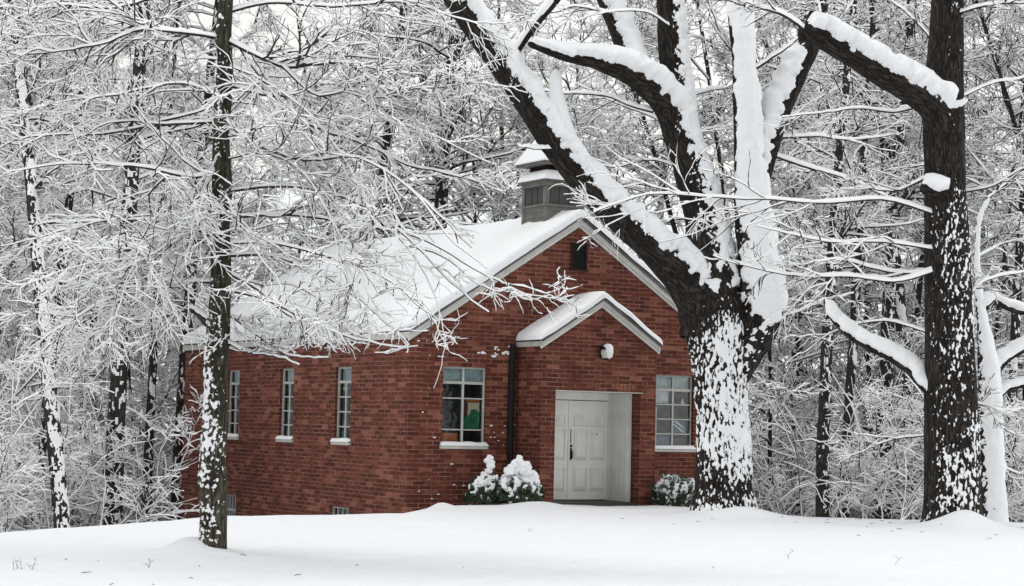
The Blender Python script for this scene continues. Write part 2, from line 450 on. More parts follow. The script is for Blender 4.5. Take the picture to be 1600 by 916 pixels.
DH = OZ - .175


def door_leaf(xa, xb, handle):
    d = MB().box((xa, DY, .06), (xb, DY + .045, DH)).build('door', 'white', church, .003)
    wd = xb - xa; t = MB(); shade_ = MB()
    cols = [(xa + .12 * wd, xa + .46 * wd), (xa + .56 * wd, xa + .90 * wd)]

    def panel(a, b, lo, hi):
        for (p, q) in (((a, lo), (b, lo + .022)), ((a, hi - .022), (b, hi)), ((a, lo + .023), (a + .018, hi - .023)), ((b - .018, lo + .023), (b, hi - .023))):
            t.box((p[0], DY - .026, p[1]), (q[0], DY - .001, q[1]))
        shade_.box((a + .019, DY - .003, lo + .023), (b - .019, DY - .0005, lo + .036)); shade_.box((a + .019, DY - .003, lo + .037), (a + .028, DY - .0005, hi - .023)); shade_.box((a - .004, DY - .004, lo - .012), (b + .004, DY - .0005, lo - .001))  # thin grey strips: shade lines of the mouldings put in as colour
        t.box((a + .05, DY - .016, lo + .055), (b - .05, DY - .001, hi - .055))
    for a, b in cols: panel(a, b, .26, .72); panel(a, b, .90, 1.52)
    t.box((xa + .10 * wd, DY - .035, 1.60), (xa + .92 * wd, DY - .001, 1.635))
    for k in range(4):
        cx = xa + wd * (.20 + .205 * k); r = .075 * wd
        arc = [(cx - r, 1.64)] + [(cx + r * math.cos(math.pi - math.pi * j / 8), 1.74 + r * math.sin(math.pi * j / 8)) for j in range(9)] + [(cx + r, 1.64)]
        t.tube([(x, DY - .008, z) for x, z in arc], .018, 6)
        t.box((cx - .03, DY - .006, 1.65), (cx + .03, DY - .001, 1.76))
    shade_.box((xa + .10 * wd, DY - .004, 1.588), (xa + .92 * wd, DY - .0005, 1.599)); t.build('door_panel', 'white', d, .002); shade_.build('panel_shade_line', 'trim', d)
    if handle:
        h = MB(); hx = xa + .035
        h.box((hx - .025, DY - .014, .88), (hx + .025, DY - .001, 1.13)); h.tube([(hx, DY - .02, 1.08), (hx, DY - .07, 1.05), (hx, DY - .07, .92), (hx, DY - .02, .90)], .012, 8)
        h.tube([(hx, DY, 1.17), (hx, DY - .03, 1.17)], .028, 10)
        h.box((hx - .012, DY - .012, 1.22), (hx + .004, DY - .001, 1.52))
        h.build('handle', 'black', d)
        MB().tube([(xa + .70 * wd, DY - .001, 1.42), (xa + .70 * wd, DY - .02, 1.42)], .018, 8).build('peephole', 'black', d)
    return d


xm = (DX0 + DX1) / 2
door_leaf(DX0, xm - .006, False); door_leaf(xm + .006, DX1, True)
MB().box((DX1 + .002, DY - .005, .06), (DX1 + .022, DY + .06, DH + .005)).box((DX0 + .9, DY - .006, DH + .003), (DX1 + .02, DY + .05, DH + .022)).build('weather_strip', 'black', fr)
MB().box((xm - .03, DY - .022, .06), (xm + .012, DY - .002, DH)).build('astragal', 'white', fr)


# windows
def window(to3, a0, a1, z0, z1, rows, panes, cols=2, topfull=False, skip=(), deco=None, sill=True, snow=True):
    d0 = REV - .045

    def bx(mbb, a, b, lo, hi, da, db, mi=0):
        p = np.array(to3(a, lo, da)); q_ = np.array(to3(b, hi, db)); mbb.box(tuple(np.minimum(p, q_)), tuple(np.maximum(p, q_)), mi)
    f = MB(); t = .035
    bx(f, a0, a0 + t, z0, z1, d0, d0 + .05); bx(f, a1 - t, a1, z0, z1, d0, d0 + .05)
    bx(f, a0 + t, a1 - t, z0, z0 + t, d0 + .002, d0 + .05); bx(f, a0 + t, a1 - t, z1 - t, z1, d0 + .002, d0 + .05)
    zs = [z0 + (z1 - z0) * k / rows for k in range(rows + 1)]; am = (a0 + a1) / 2
    zt = zs[-2] if topfull else z1
    if cols == 2: bx(f, am - .022, am + .022, z0 + t, zt - (0 if topfull else t), d0 + .004, d0 + .05)
    if cols == 4:
        for k in (1, 2, 3): bx(f, a0 + (a1 - a0) * k / 4 - .012, a0 + (a1 - a0) * k / 4 + .012, z0 + t, z1 - t, d0 + .004, d0 + .05)
    for k in range(1, rows):
        th = .028 if k == rows - 1 else .013
        for c, (p, q_) in enumerate(((a0 + t, am - .023), (am + .023, a1 - t))):
            if (k, c) in skip: continue
            bx(f, p, q_, zs[k] - th, zs[k] + th, d0 + .003, d0 + .05)
    fo = f.build('window', 'steel', church)
    names = []
    for r in range(rows):
        for c in range(2):
            mt = panes(r, c); a, b = ((a0 + .01, am), (am, a1 - .01))[c]
            names.append((mt, a, b, zs[r], zs[r + 1]))
    pm = MB()
    for (mt, a, b, lo, hi) in names: pm.face([to3(a, lo, d0 + .03), to3(b, lo, d0 + .03), to3(b, hi, d0 + .03), to3(a, hi, d0 + .03)])
    pm.build('pane', 'glass', fo)
    for kind, cm, dd in (('glass_pale', 'curtain', .10), ('glass_mid', 'drape', .13)):
        cells = [n for n in names if n[0] == kind]
        if not cells: continue
        for j, (mt, a, b, lo, hi) in enumerate(cells):
            c_ = MB()
            for k in range(8):                      # hanging folds
                p0, p1 = a + (b - a) * k / 8, a + (b - a) * (k + 1) / 8; e0, e1 = (.012 * (k % 2), .012 * ((k + 1) % 2))
                c_.face([to3(p0, lo - .02, d0 + dd + e0), to3(p1, lo - .02, d0 + dd + e1), to3(p1, hi, d0 + dd + e1), to3(p0, hi, d0 + dd + e0)])
            c_.build('curtain', cm, fo)
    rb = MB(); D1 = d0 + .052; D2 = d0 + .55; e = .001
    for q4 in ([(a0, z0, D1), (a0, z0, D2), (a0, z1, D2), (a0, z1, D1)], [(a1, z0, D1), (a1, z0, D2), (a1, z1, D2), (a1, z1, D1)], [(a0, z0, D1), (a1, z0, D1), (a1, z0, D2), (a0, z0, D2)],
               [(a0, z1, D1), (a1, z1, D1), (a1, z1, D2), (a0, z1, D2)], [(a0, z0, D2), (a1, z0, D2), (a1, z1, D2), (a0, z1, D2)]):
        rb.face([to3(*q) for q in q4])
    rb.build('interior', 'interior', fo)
    if deco:
        for k, (mt, poly) in enumerate(deco):
            dm = MB(); off = .085 - .004 * k
            dm.face([to3(a0 + (a1 - a0) * x, z0 + (z1 - z0) * z, d0 + off) for x, z in poly]); dm.build('window_hanging', mt, fo)
    if sill:
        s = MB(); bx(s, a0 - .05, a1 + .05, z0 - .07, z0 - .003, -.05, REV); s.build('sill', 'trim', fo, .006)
    if snow:
        nb = 24; nc = 7; A = np.linspace(a0 - .055, a1 + .055, nb); Vv = []
        for a in A:
            for j in range(nc + 1):
                ang = math.pi * j / nc; ee = min(1, min(a - A[0], A[-1] - a) / .05 + .25)
                hgt = (.075 + .015 * float(noise(np.array([a * 5, z0, 3.])))) * ee
                Vv.append(to3(a, z0 - .004 + (0 if j in (0, nc) else hgt * math.sin(ang) ** .6), -.065 + (REV - .002 + .06) * (1 - math.cos(ang)) / 2))
        Fq = [(i * (nc + 1) + j, (i + 1) * (nc + 1) + j, (i + 1) * (nc + 1) + j + 1, i * (nc + 1) + j + 1) for i in range(nb - 1) for j in range(nc)]
        link('sill_snow', np_mesh('sill_snow', np.array(Vv), np.array(Fq), ['snow']), fo)
    return fo


def circ(cx, cy, r, n=10, a=.9): return [(cx + r * math.cos(2 * math.pi * k / n), cy + a * r * math.sin(2 * math.pi * k / n)) for k in range(n)]


def pn_left(r, c): return 'glass_pale' if r == 4 else 'glass'
def pn_right(r, c): return 'glass_pale' if r == 4 else ('glass_mid' if (c == 0 and r in (0, 3)) else 'glass')


window(front, *FW[0], SL, HH, 5, pn_left, skip=((2, 0), (2, 1)),
       deco=[('orange', [(.06, .04), (.44, .04), (.44, .155), (.06, .155)]),
             ('maroon', [(.53, .37), (.72, .37), (.72, .58), (.53, .58)]),
             ('cream', [(.66, .38), (.93, .38), (.93, .55), (.66, .55)]),
             ('green', [(.55, .20), (.93, .20), (.93, .42), (.84, .47), (.74, .46), (.70, .40), (.60, .36), (.55, .29)]),
             ('orange', [(.62, .56), (.93, .56), (.93, .585), (.62, .585)])])
window(front, *FW[1], SL, HH, 5, pn_right,
       deco=[('sheet', [(.06, .04), (.14, .04), (.14, .56), (.06, .56)]), ('sheet', [(.07, .62), (.43, .62), (.43, .78), (.07, .78)]),
             ('blue', [(.54, .22), (.90, .22), (.90, .38), (.54, .38)]), ('sheet', [(.54, .38), (.68, .38), (.90, .27), (.90, .22), (.82, .22), (.54, .34)]),
             ('stripe', [(.54, .36), (.60, .36), (.90, .25), (.90, .23)]),
             ('maroon', [(.54, .04), (.90, .04), (.90, .14), (.54, .14)]), ('sheet', [(.75, .61), (.86, .61), (.80, .70)])])
window(side, *SWN[0], SL, HH, 5, lambda r, c: 'glass_pale' if r == 4 else 'glass_mid' if (r + c) % 2 else 'glass', topfull=True,
       deco=[('sheet', [(.10, .70), (.45, .70), (.45, .73), (.10, .73)]), ('cream', [(.30, .24), (.44, .24), (.44, .38), (.30, .38)]), ('green', [(.10, .05), (.44, .05), (.44, .15), (.10, .15)])])
window(side, *SWN[1], SL, HH, 5, lambda r, c: 'glass_pale' if r == 4 else 'glass', topfull=True)
window(side, *SWN[2], SL, HH, 5, lambda r, c: 'glass_pale' if r == 4 else 'glass', topfull=True)
for a, b, lo, hi in BWN:
    window(side, a, b, lo, hi, 2, lambda r, c: 'glass_mid', cols=4, sill=False, snow=False)

# main roof
OV, BK = .10, .12
def roof(parent, x0, x1, xc, ev, ap, y0, y1, pit, tsnow, ridgeround, board=.145):
    ex0, ex1 = x0 - .05, x1 + .05; ez = ev - pit * .05; th = .05
    mb = MB()
    for (xa, za, xb, zb) in ((ex0, ez, xc, ap), (xc, ap, ex1, ez)):
        pts = [(xa, za), (xb, zb), (xb, zb + th), (xa, za + th)]
        mb.prism(pts, y0 - .10, y1)
    r = mb.build('roof', 'shingle', parent)
    mb = MB()
    for (xa, za, xb, zb) in ((ex0 + .004, ez, xc, ap), (xc, ap, ex1 - .004, ez)):
        mb.prism([(xa, za - board), (xb, zb - board), (xb, zb - .006), (xa, za - .006)], y0 - .085, y0 - .004)
    mb.box((ex0 + .006, y0 - .08, ez - board), (x0 - .006, y1, ez - .012)); mb.box((x1 + .006, y0 - .08, ez - board), (ex1 - .006, y1, ez - .012))
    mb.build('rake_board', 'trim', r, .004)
    mb = MB()
    for (xa, za, xb, zb) in ((ex0, ez, xc, ap), (xc, ap, ex1, ez)):
        mb.prism([(xa, za - .028), (xb, zb - .028), (xb, zb + .035), (xa, za + .035)], y0 - .115, y0 - .086)
    mb.build('drip_edge', 'trim_dark', r)
    mb = MB()
    for (xa, za, xb, zb) in ((ex0, ez, xc, ap), (xc, ap, ex1, ez)):
        mb.prism([(xa, za - board - .05), (xb, zb - board - .05), (xb, zb - board + .012), (xa, za - board + .012)], y0 - .045, y0 - .003)
    mb.build('trim_strip', 'jamb', r)
    # the snow lying on it
    s0, s1 = ex0 - .03, ex1 + .03; ya, yb = y0 - .15, y1 + .02
    nx = int((s1 - s0) / .05) | 1; ny = int((yb - ya) / .06)
    X = np.linspace(s0, s1, nx + 1); Y = ya + (yb - ya) * np.linspace(0, 1, ny + 1) ** 1.0
    # extra rows at the front edge
    Y = np.unique(np.concatenate([Y, ya + np.array([0, .008, .02, .04, .07, .1])])); X = np.unique(np.concatenate([X, s0 + np.array([0, .01, .025, .05]), s1 - np.array([0, .01, .025, .05])]))
    XX, YY = np.meshgrid(X, Y, indexing='ij')
    dx = np.sqrt((XX - xc) ** 2 + ridgeround ** 2) - ridgeround * .35
    base = ap - pit * np.abs(XX - xc) + th + .002
    d = np.minimum(np.minimum(XX - s0, s1 - XX) * 1.2, np.minimum(YY - ya, yb - YY)); e = .10
    prof = np.sqrt(np.clip(1 - (1 - np.clip(d / e, 0, 1)) ** 2, 0, 1))
    P = np.stack([XX, YY, 0 * XX], -1)
    t = tsnow * (1 + .34 * fbm(P * .9, 5) + .20 * fbm(P * 3.5, 6))
    Z = np.minimum(base + t * prof, ap - pit * dx + pit * 0 + th + t * prof + .02)
    Z = np.where(prof < .01, base - .02, np.maximum(Z, base + .004))
    wob = np.stack([XX * 2.2, YY * 2.2, 0 * XX + tsnow], -1); fe = np.clip(1 - d / .5, 0, 1)
    XX = XX + np.sign(XX - xc) * .045 * fbm(wob, 51, 3) * fe * (np.abs(XX - xc) > .3); YY = YY - .05 * fbm(wob + 9, 52, 3) * fe
    n1, n2 = XX.shape; Vv = np.stack([XX, YY, Z], -1).reshape(-1, 3)
    i_, j_ = np.meshgrid(np.arange(n1 - 1), np.arange(n2 - 1), indexing='ij'); qq = (i_ * n2 + j_).ravel()
    link('roof_snow', np_mesh('roof_snow', Vv, np.stack([qq, qq + n2, qq + n2 + 1, qq + 1], 1), ['snow']), r)
    return r


roof(church, 0, W, W / 2, EV, AP, 0, L + .1, PIT, .17, .10)
roof(porch, PX0, PX1, PXC, PEV, PAP, PY, -.01, PPIT, .12, .09, .115)

# gable vent, dark corner pipe
mb = MB(); vx, vz = W / 2 + .02, 5.14
mb.box((vx - .20, -.03, vz - .28), (vx - .165, -.002, vz + .27)); mb.box((vx + .165, -.03, vz - .28), (vx + .20, -.002, vz + .27))
mb.box((vx - .164, -.028, vz + .235), (vx + .164, -.002, vz + .27)); mb.box((vx - .23, -.05, vz - .32), (vx + .23, -.002, vz - .281))
v = mb.build('gable_vent', 'vent_frame', church)
mb = MB().box((vx - .164, -.006, vz - .28), (vx + .164, -.002, vz + .234)); mb.build('vent_backing', 'black', v)
mb = MB()
for k in range(9):
    z = vz - .27 + .056 * k; mb.prism([(vx - .163, z), (vx + .163, z), (vx + .163, z + .012), (vx - .163, z + .012)], -.027, -.008)
mb.build('louver', 'louver', v)
mb = MB().tube([(PX0 - .16, -.08, 3.2), (PX0 - .16, -.08, 2.9), (PX0 - .16, -.06, 2.8), (PX0 - .16, -.06, .95)], .07, 12)
mb.tube([(PX0 - .16, -.06, .95), (PX0 - .16, -.10, .85), (PX0 - .16, -.12, -.2)], .065, 12)
for z in (2.6, 1.5): mb.box((PX0 - .225, -.115, z), (PX0 - .095, -.002, z + .03))
mb.build('corner_pipe', 'black', church)  # dark upright pipe with two straps in the porch corner

# bits of wind-blown snow stuck to the brick
def on_front(u, v):
    e_ = np.array([0, 0, EYE]); dr = at(u, v, 40.0) - e_; nx_, ny_ = math.sin(TH), -math.cos(TH)
    k_ = ((C0[0] - e_[0]) * nx_ + (C0[1] - e_[1]) * ny_) / (dr[0] * nx_ + dr[1] * ny_); q_ = e_ + dr * k_ - C0
    return np.array([q_[0] * math.cos(TH) + q_[1] * math.sin(TH), 0, q_[2]])


bm = bmesh.new(); rb_ = random.Random(4)
spots = [(rb_.uniform(744, 802), rb_.gauss(549, 4), rb_.uniform(2, 6)) for _ in range(16)] + [(rb_.uniform(765, 803), rb_.uniform(655, 700), rb_.uniform(1.5, 4)) for _ in range(9)]
spots += [(rb_.uniform(650, 735), rb_.uniform(480, 790), rb_.uniform(1.2, 3.2)) for _ in range(26)]
for (u_, v_, r_) in spots:
    if 690 < u_ < 763 and 568 < v_ < 708: continue
    c_ = on_front(u_, v_); r_ = r_ * .5 * 38 / FPX
    bmesh.ops.create_icosphere(bm, subdivisions=2, radius=r_, matrix=Matrix.Translation((c_[0], -.006, c_[2])) @ Matrix.Diagonal((rb_.uniform(1.2, 2.4), .9, rb_.uniform(.6, .9), 1)))
me = bpy.data.meshes.new('snow_speck'); bm.to_mesh(me); bm.free(); me.materials.append(M['snow']); tag(link('snow_speck', me, church), kind='stuff')

# cupola on the ridge
cu = MB(); cyf, cw = .58, .93; cxa, cxb = W / 2 - cw / 2, W / 2 + cw / 2; cyb = cyf + cw; zb, zt = AP - .55, AP + .80
cu.box((cxa, cyf, zb), (cxb, cyb, AP + .28)).box((cxa + .03, cyf + .03, AP + .28), (cxb - .03, cyb - .03, zt - .02))
for (x, y) in ((cxa, cyf), (cxb, cyf), (cxa, cyb), (cxb, cyb)):
    sx = 1 if x == cxa else -1; sy = 1 if y == cyf else -1
    cu.box((min(x - sx * .012, x + sx * .09), min(y - sy * .012, y + sy * .09), AP - .4), (max(x - sx * .012, x + sx * .09), max(y - sy * .012, y + sy * .09), zt))
for k in range(6): cu.box((cxa - .010, cyf - .010, AP - .45 + .12 * k), (cxb + .010, cyb + .010, AP - .44 + .12 * k))
cu.box((cxa - .03, cyf - .03, AP + .27), (cxb + .03, cyb + .03, AP + .32)); cu.box((cxa - .04, cyf - .04, zt - .1), (cxb + .04, cyb + .04, zt))
cup = cu.build('cupola', 'siding', church)
lv = MB()
for k in range(3):
    a = cxa + .12 + (cw - .24) * k / 3; b = cxa + .12 + (cw - .24) * (k + 1) / 3 - .03
    lv.box((a, cyf + .008, AP + .34), (b, cyf + .026, zt - .12)); yy = cyf + .12 + (cw - .24) * k / 3; y2 = cyf + .12 + (cw - .24) * (k + 1) / 3 - .03
    lv.box((cxa + .008, yy, AP + .34), (cxa + .026, y2, zt - .12))
lv.build('louver_panel', 'louver_grey', cup)


def pyr(mb, xc, yc, h0, z0, h1, z1, mi=0):
    a = [(xc - h0, yc - h0, z0), (xc + h0, yc - h0, z0), (xc + h0, yc + h0, z0), (xc - h0, yc + h0, z0)]
    b = [(xc - h1, yc - h1, z1), (xc + h1, yc - h1, z1), (xc + h1, yc + h1, z1), (xc - h1, yc + h1, z1)]
    for k in range(4): mb.face([a[k], a[(k + 1) % 4], b[(k + 1) % 4], b[k]], None, mi)
    mb.face(a[::-1], None, mi); mb.face(b, None, mi)


xc, yc = W / 2, cyf + cw / 2
mb = MB(); pyr(mb, xc, yc, cw / 2 + .09, zt, cw / 2 - .02, zt + .10); s1 = mb.build('cupola_skirt', 'siding', cup)
mb = MB(); pyr(mb, xc, yc, cw / 2 + .11, zt + .035, cw / 2 - .03, zt + .25); mb.build('skirt_snow', 'snow', s1, .03, True)
mb = MB().box((xc - .36, yc - .36, zt + .1), (xc + .36, yc + .36, zt + .42)); mb.build('cupola_neck', 'louver', cup)
mb = MB(); pyr(mb, xc, yc, .60, zt + .40, .02, zt + 1.30); mb.box((xc - .58, yc - .58, zt + .36), (xc + .58, yc + .58, zt + .40)); cr = mb.build('cupola_roof', 'siding', cup)
mb = MB(); pyr(mb, xc, yc, .64, zt + .415, .07, zt + 1.36); mb.build('cap_snow', 'snow', cr, .04, True)

# wall lamp over the entrance
lp = Matrix.Rotation(TH, 4, 'Z') @ Vector((PXC + .03, PY, 3.10)); lp = np.array(lp) + C0
lamp = empty('wall_lamp', lp, TH, 'black lantern lamp half covered in snow on the porch gable above the door', 'wall lamp')
mb = MB().box((-.06, -.02, -.13), (.06, -.002, .14)).tube([(0, -.02, .10), (0, -.09, .17), (0, -.15, .13)], .013, 8); mb.build('bracket', 'black', lamp, .004)
mb = MB(); mb.tube([(0, -.15, .14), (0, -.15, .09), (0, -.15, .05)], [.03, .10, .115], 12); mb.build('hood', 'black', lamp, 0, True); MB().tube([(0, -.15, -.13), (0, -.15, -.17)], [.08, .02], 12).build('finial', 'black', lamp, 0, True)
mb = MB(); mb.tube([(0, -.15, .05), (0, -.15, -.02), (0, -.15, -.13)], [.10, .105, .075], 14); mb.build('globe', 'globe', lamp, 0, True)
mb = MB(); mb.tube([(.02, -.165, .17), (.025, -.165, .15), (.03, -.17, .08), (.04, -.185, -.02), (.045, -.19, -.10), (.045, -.18, -.14)], [.02, .08, .115, .10, .075, .02], 14); mb.build('lamp_snow', 'snow', lamp, 0, True)


# ------------------------------------------------------------------ branches
def nrm(v): return v / np.maximum(np.linalg.norm(v, axis=-1, keepdims=True), 1e-9)


def spline(P, R, ds):
    """Catmull-Rom resample of points with radii"""
    P = np.asarray(P, float); R = np.asarray(R, float)
    A = np.vstack([2 * P[0] - P[1], P, 2 * P[-1] - P[-2]]); B = np.concatenate([[R[0]], R, [R[-1]]]); out = []; ro = []
    for k in range(1, len(A) - 2):
        n = max(2, int(np.linalg.norm(A[k + 1] - A[k]) / ds)); t = np.linspace(0, 1, n, endpoint=False)[:, None]
        a, b, c, d = A[k - 1], A[k], A[k + 1], A[k + 2]
        out.append(.5 * (2 * b + (c - a) * t + (2 * a - 5 * b + 4 * c - d) * t ** 2 + (3 * b - 3 * c + d - a) * t ** 3)); ro.append(B[k] + (B[k + 1] - B[k]) * t[:, 0])
    out.append(A[-2][None]); ro.append(B[-2:-1])
    return np.vstack(out), np.concatenate(ro)


def limb(parent, name, P, R, bark='bark', S=(0, 0, 1), ds=.03, nseg=56, rough=.075, ridge=None, fleck=None, seed=1, cap=True):
    """tapered bark tube plus the snow clinging to it (ridge / fleck: thickness T, cosine limit c, noise amp, noise freq, optional c-shift along length)"""
    C, r = spline(P, R, ds); n = len(C)
    T = nrm(np.gradient(C, axis=0)); S = np.asarray(S, float)
    N = nrm(S - (T @ S)[:, None] * T); B = np.cross(T, N)
    th = np.linspace(0, 2 * math.pi, nseg, endpoint=False)
    D = np.cos(th)[None, :, None] * N[:, None] + np.sin(th)[None, :, None] * B[:, None]
    Ln = np.concatenate([[0], np.cumsum(np.linalg.norm(np.diff(C, axis=0), axis=1))])
    base = C[:, None] + D * r[:, None, None]
    low = fbm(base * 2.2 / max(.25, r.max() * 2) * .5, seed, 3)
    Q = np.stack([np.cos(th)[None] * r[:, None] * 16 + 0 * Ln[:, None], np.sin(th)[None] * r[:, None] * 16 + 0 * Ln[:, None], Ln[:, None] * 3 + 0 * th[None]], -1)
    fur = noise(Q + 1.5 * noise(Q * .4, seed + 5)[..., None], seed + 3)
    rr = r[:, None] * (1 + rough * 1.8 * low) + rough * .75 * np.minimum(r[:, None], .35) * fur
    if cap:
        for k, q in ((1, .45), (2, .75), (3, .9)): rr[-k] *= q
    Vb = C[:, None] + D * rr[..., None]
    i_, j_ = np.meshgrid(np.arange(n - 1), np.arange(nseg), indexing='ij'); jn = (j_ + 1) % nseg
    Fq = np.stack([i_ * nseg + j_, i_ * nseg + jn, (i_ + 1) * nseg + jn, (i_ + 1) * nseg + j_], -1).reshape(-1, 4)
    rm = r.mean(); uvv = np.stack([(np.abs((th / math.pi) - 1) * math.pi * rm)[None] + 0 * Ln[:, None], Ln[:, None] + 0 * th[None]], -1).reshape(-1, 2)
    VV = Vb.reshape(-1, 3)
    if cap:
        VV = np.vstack([VV, C[-1] + T[-1] * r[-1] * .25]); k = len(VV) - 1; b0 = (n - 1) * nseg
        Fq = np.vstack([Fq, [[b0 + j, b0 + (j + 1) % nseg, k, k] for j in range(0)] or np.zeros((0, 4), int)])
    org = np.array(parent.matrix_world.translation) if parent else np.zeros(3)
    lo = np.array(parent.location) if parent else np.zeros(3)
    me = np_mesh(name, VV[:n * nseg] - lo, Fq, [bark], None, uvv)
    if cap:
        bm = bmesh.new(); bm.from_mesh(me); bm.verts.ensure_lookup_table()
        try: bm.faces.new([bm.verts[(n - 1) * nseg + j] for j in range(nseg)])
        except Exception: pass
        bm.to_mesh(me); bm.free()
    o = link(name, me, parent)
    tk = np.full(rr.shape, -1.0); cs = np.cos(th)[None]
    for spec in (ridge, fleck):
        if not spec: continue
        Tt, c, amp, fr = spec[:4]; sh = spec[4](Ln / Ln[-1])[:, None] if len(spec) > 4 else 0
        anis = np.array([1, 1, spec[5] if len(spec) > 5 else 1.0])
        cov = (.8 * (cs - c) + .55 * fbm(base * np.array([2.6, 2.6, 1.4]) / max(.3, 2.2 * rm), seed + 40, 2) if spec is fleck else cs - c) + sh + amp * fbm(base * fr * anis, seed + 11, 3) * 1.6
        if spec is ridge: cov = cov - 1.2 * np.exp(-np.minimum(Ln, Ln[-1] - Ln) / .10)[:, None]
        tk = np.maximum(tk, np.where(cov > 0, Tt * np.sqrt(np.clip(cov / (.35 if spec is ridge else .2), 0, 1)) * (1 + .35 * noise(base * 7, seed + 20)), -1))
    if ridge or fleck:
        rs = np.where(tk > 0, rr + np.minimum(tk, .9 * r[:, None] + .05), rr - .012)
        Vs = (C[:, None] + D * rs[..., None]).reshape(-1, 3)
        pos = (tk > 0).reshape(-1); keep = pos[Fq[:len(i_.ravel())]].any(1); Fk = Fq[:len(i_.ravel())][keep]
        us, inv = np.unique(Fk, return_inverse=True)
        if len(us): link('snow', np_mesh('snow', Vs[us] - lo, inv.reshape(-1, 4), ['snow']), o)
    return o, C, r


class Strands:
    """many thin snow-carrying branches, built as one mesh"""
    def __init__(s): s.V = []; s.F = []; s.m = []; s.n = 0

    def add(s, P, R, snow, S=(0, 0, 1)):
        """P (N,n,3), R (N,n), snow (N,n) thickness"""
        P = np.asarray(P, float); N, n = P.shape[:2]
        if N == 0: return
        T = nrm(np.gradient(P, axis=1)); S = np.asarray(S, float)
        sp = S - (T @ S)[..., None] * T; h = np.linalg.norm(sp, axis=-1); bad = h < .05
        sp = np.where(bad[..., None], np.cross(T, np.array([1., 0, 0])), sp); sp = nrm(sp); B = np.cross(T, sp)
        t = snow * (.25 + .75 * np.clip(h, 0, 1) ** .8); wdt = np.maximum(R, .5 * t)
        ring = np.stack([P - sp * R[..., None], P + B * wdt[..., None] + sp * (.06 * t)[..., None], P + sp * (R * .6 + t)[..., None], P - B * wdt[..., None] + sp * (.06 * t)[..., None]], 2)
        s.V.append(ring.reshape(-1, 3)); idx = np.arange(N * n * 4).reshape(N, n, 4) + s.n
        a = idx[:, :-1]; b = idx[:, 1:]
        f = np.stack([a, np.roll(a, -1, 2), np.roll(b, -1, 2), b], -1)      # N,n-1,4sides,4
        mi = np.broadcast_to(np.array([0, 1, 1, 0]), f.shape[:3])
        s.F.append(f.reshape(-1, 4)); s.m.append(mi.reshape(-1)); s.n += N * n * 4

    def arrays(s): return np.vstack(s.V), np.vstack(s.F), np.concatenate(s.m)

    def mesh(s, name, origin=(0, 0, 0)):
        V, F, mi = s.arrays(); return np_mesh(name, V - np.asarray(origin), F, ['twigbark', 'twigsnow'], mi, smooth=False)


def gen(P0, D0, Ln, R0, n, wander, trop, rg):
    """vectorised wandering polylines -> (N,n+1,3),(N,n+1)"""
    N = len(P0); P = np.empty((N, n + 1, 3)); P[:, 0] = P0; d = nrm(D0)
    dr = rg.normal(0, 1, (N, 3)) * .35
    for k in range(n):
        d = nrm(d + wander * (rg.normal(0, 1, (N, 3)) + dr) + np.array([0, 0, 1.0]) * np.asarray(trop).reshape(-1, 1))
        P[:, k + 1] = P[:, k] + d * (Ln / n)[:, None]
    t = np.linspace(0, 1, n + 1)[None]
    R = R0[:, None] * (1 - .6 * t)
    return P, R


def spawn(P, R, Ln, per, t0, ang, ratio, rg, flat=.5, minL=.22):
    """children of each polyline: start points, directions, lengths, radii"""
    N, n = P.shape[:2]; cnt = rg.poisson(per, N); own = np.repeat(np.arange(N), cnt); K = len(own)
    t = t0 + (1 - t0) * rg.random(K); x = t * (n - 1); i = np.minimum(x.astype(int), n - 2); f = (x - i)[:, None]
    A = P[own, i]; B = P[own, i + 1]; p = A + (B - A) * f; T = nrm(B - A)
    r = R[own, i] * (1 - f[:, 0]) + R[own, i + 1] * f[:, 0]
    rv = rg.normal(0, 1, (K, 3)); rv[:, 2] *= flat
    sd_ = nrm(rv - (rv * T).sum(1, keepdims=True) * T)
    a = ang * (.7 + .6 * rg.random(K))
    d = T * np.cos(a)[:, None] + sd_ * np.sin(a)[:, None]
    ln = np.maximum(Ln[own] * ratio * (1.15 - .75 * t) * (.55 + .9 * rg.random(K)), minL)
    return p, d, ln, np.minimum(r * .7, R[own, 0] * .6)


def snowt(P, t, rg, gap=.12):
    s = t * (.6 + .8 * rg.random(P.shape[:2])); s *= np.where(rg.random(P.shape[:2]) < gap, .25, 1); s *= np.linspace(1.1, .62, P.shape[1])[None]
    return s


def bushy(st, P, R, Ln, rg, levels, sn, wander=.16, rmin=.004, prune=None):
    """levels: list of (per, t0, angle, ratio, n, trop, snow) hung in turn on strands P"""
    for (per, t0, ang, ratio, n, trop, stk) in levels:
        p, d, ln, r = spawn(P, R, Ln, per, t0, ang, ratio, rg)
        if len(p) == 0: return
        r = np.maximum(r, rmin)
        P, R = gen(p, d, ln, r, n, wander, trop, rg); Ln = ln
        if prune is not None:
            k_ = ~prune(P).any(1); P, R, Ln = P[k_], R[k_], Ln[k_]
        st.add(P, R, snowt(P, stk, rg), sn)


SN = nrm(np.array([.22, -.10, 1.0]))

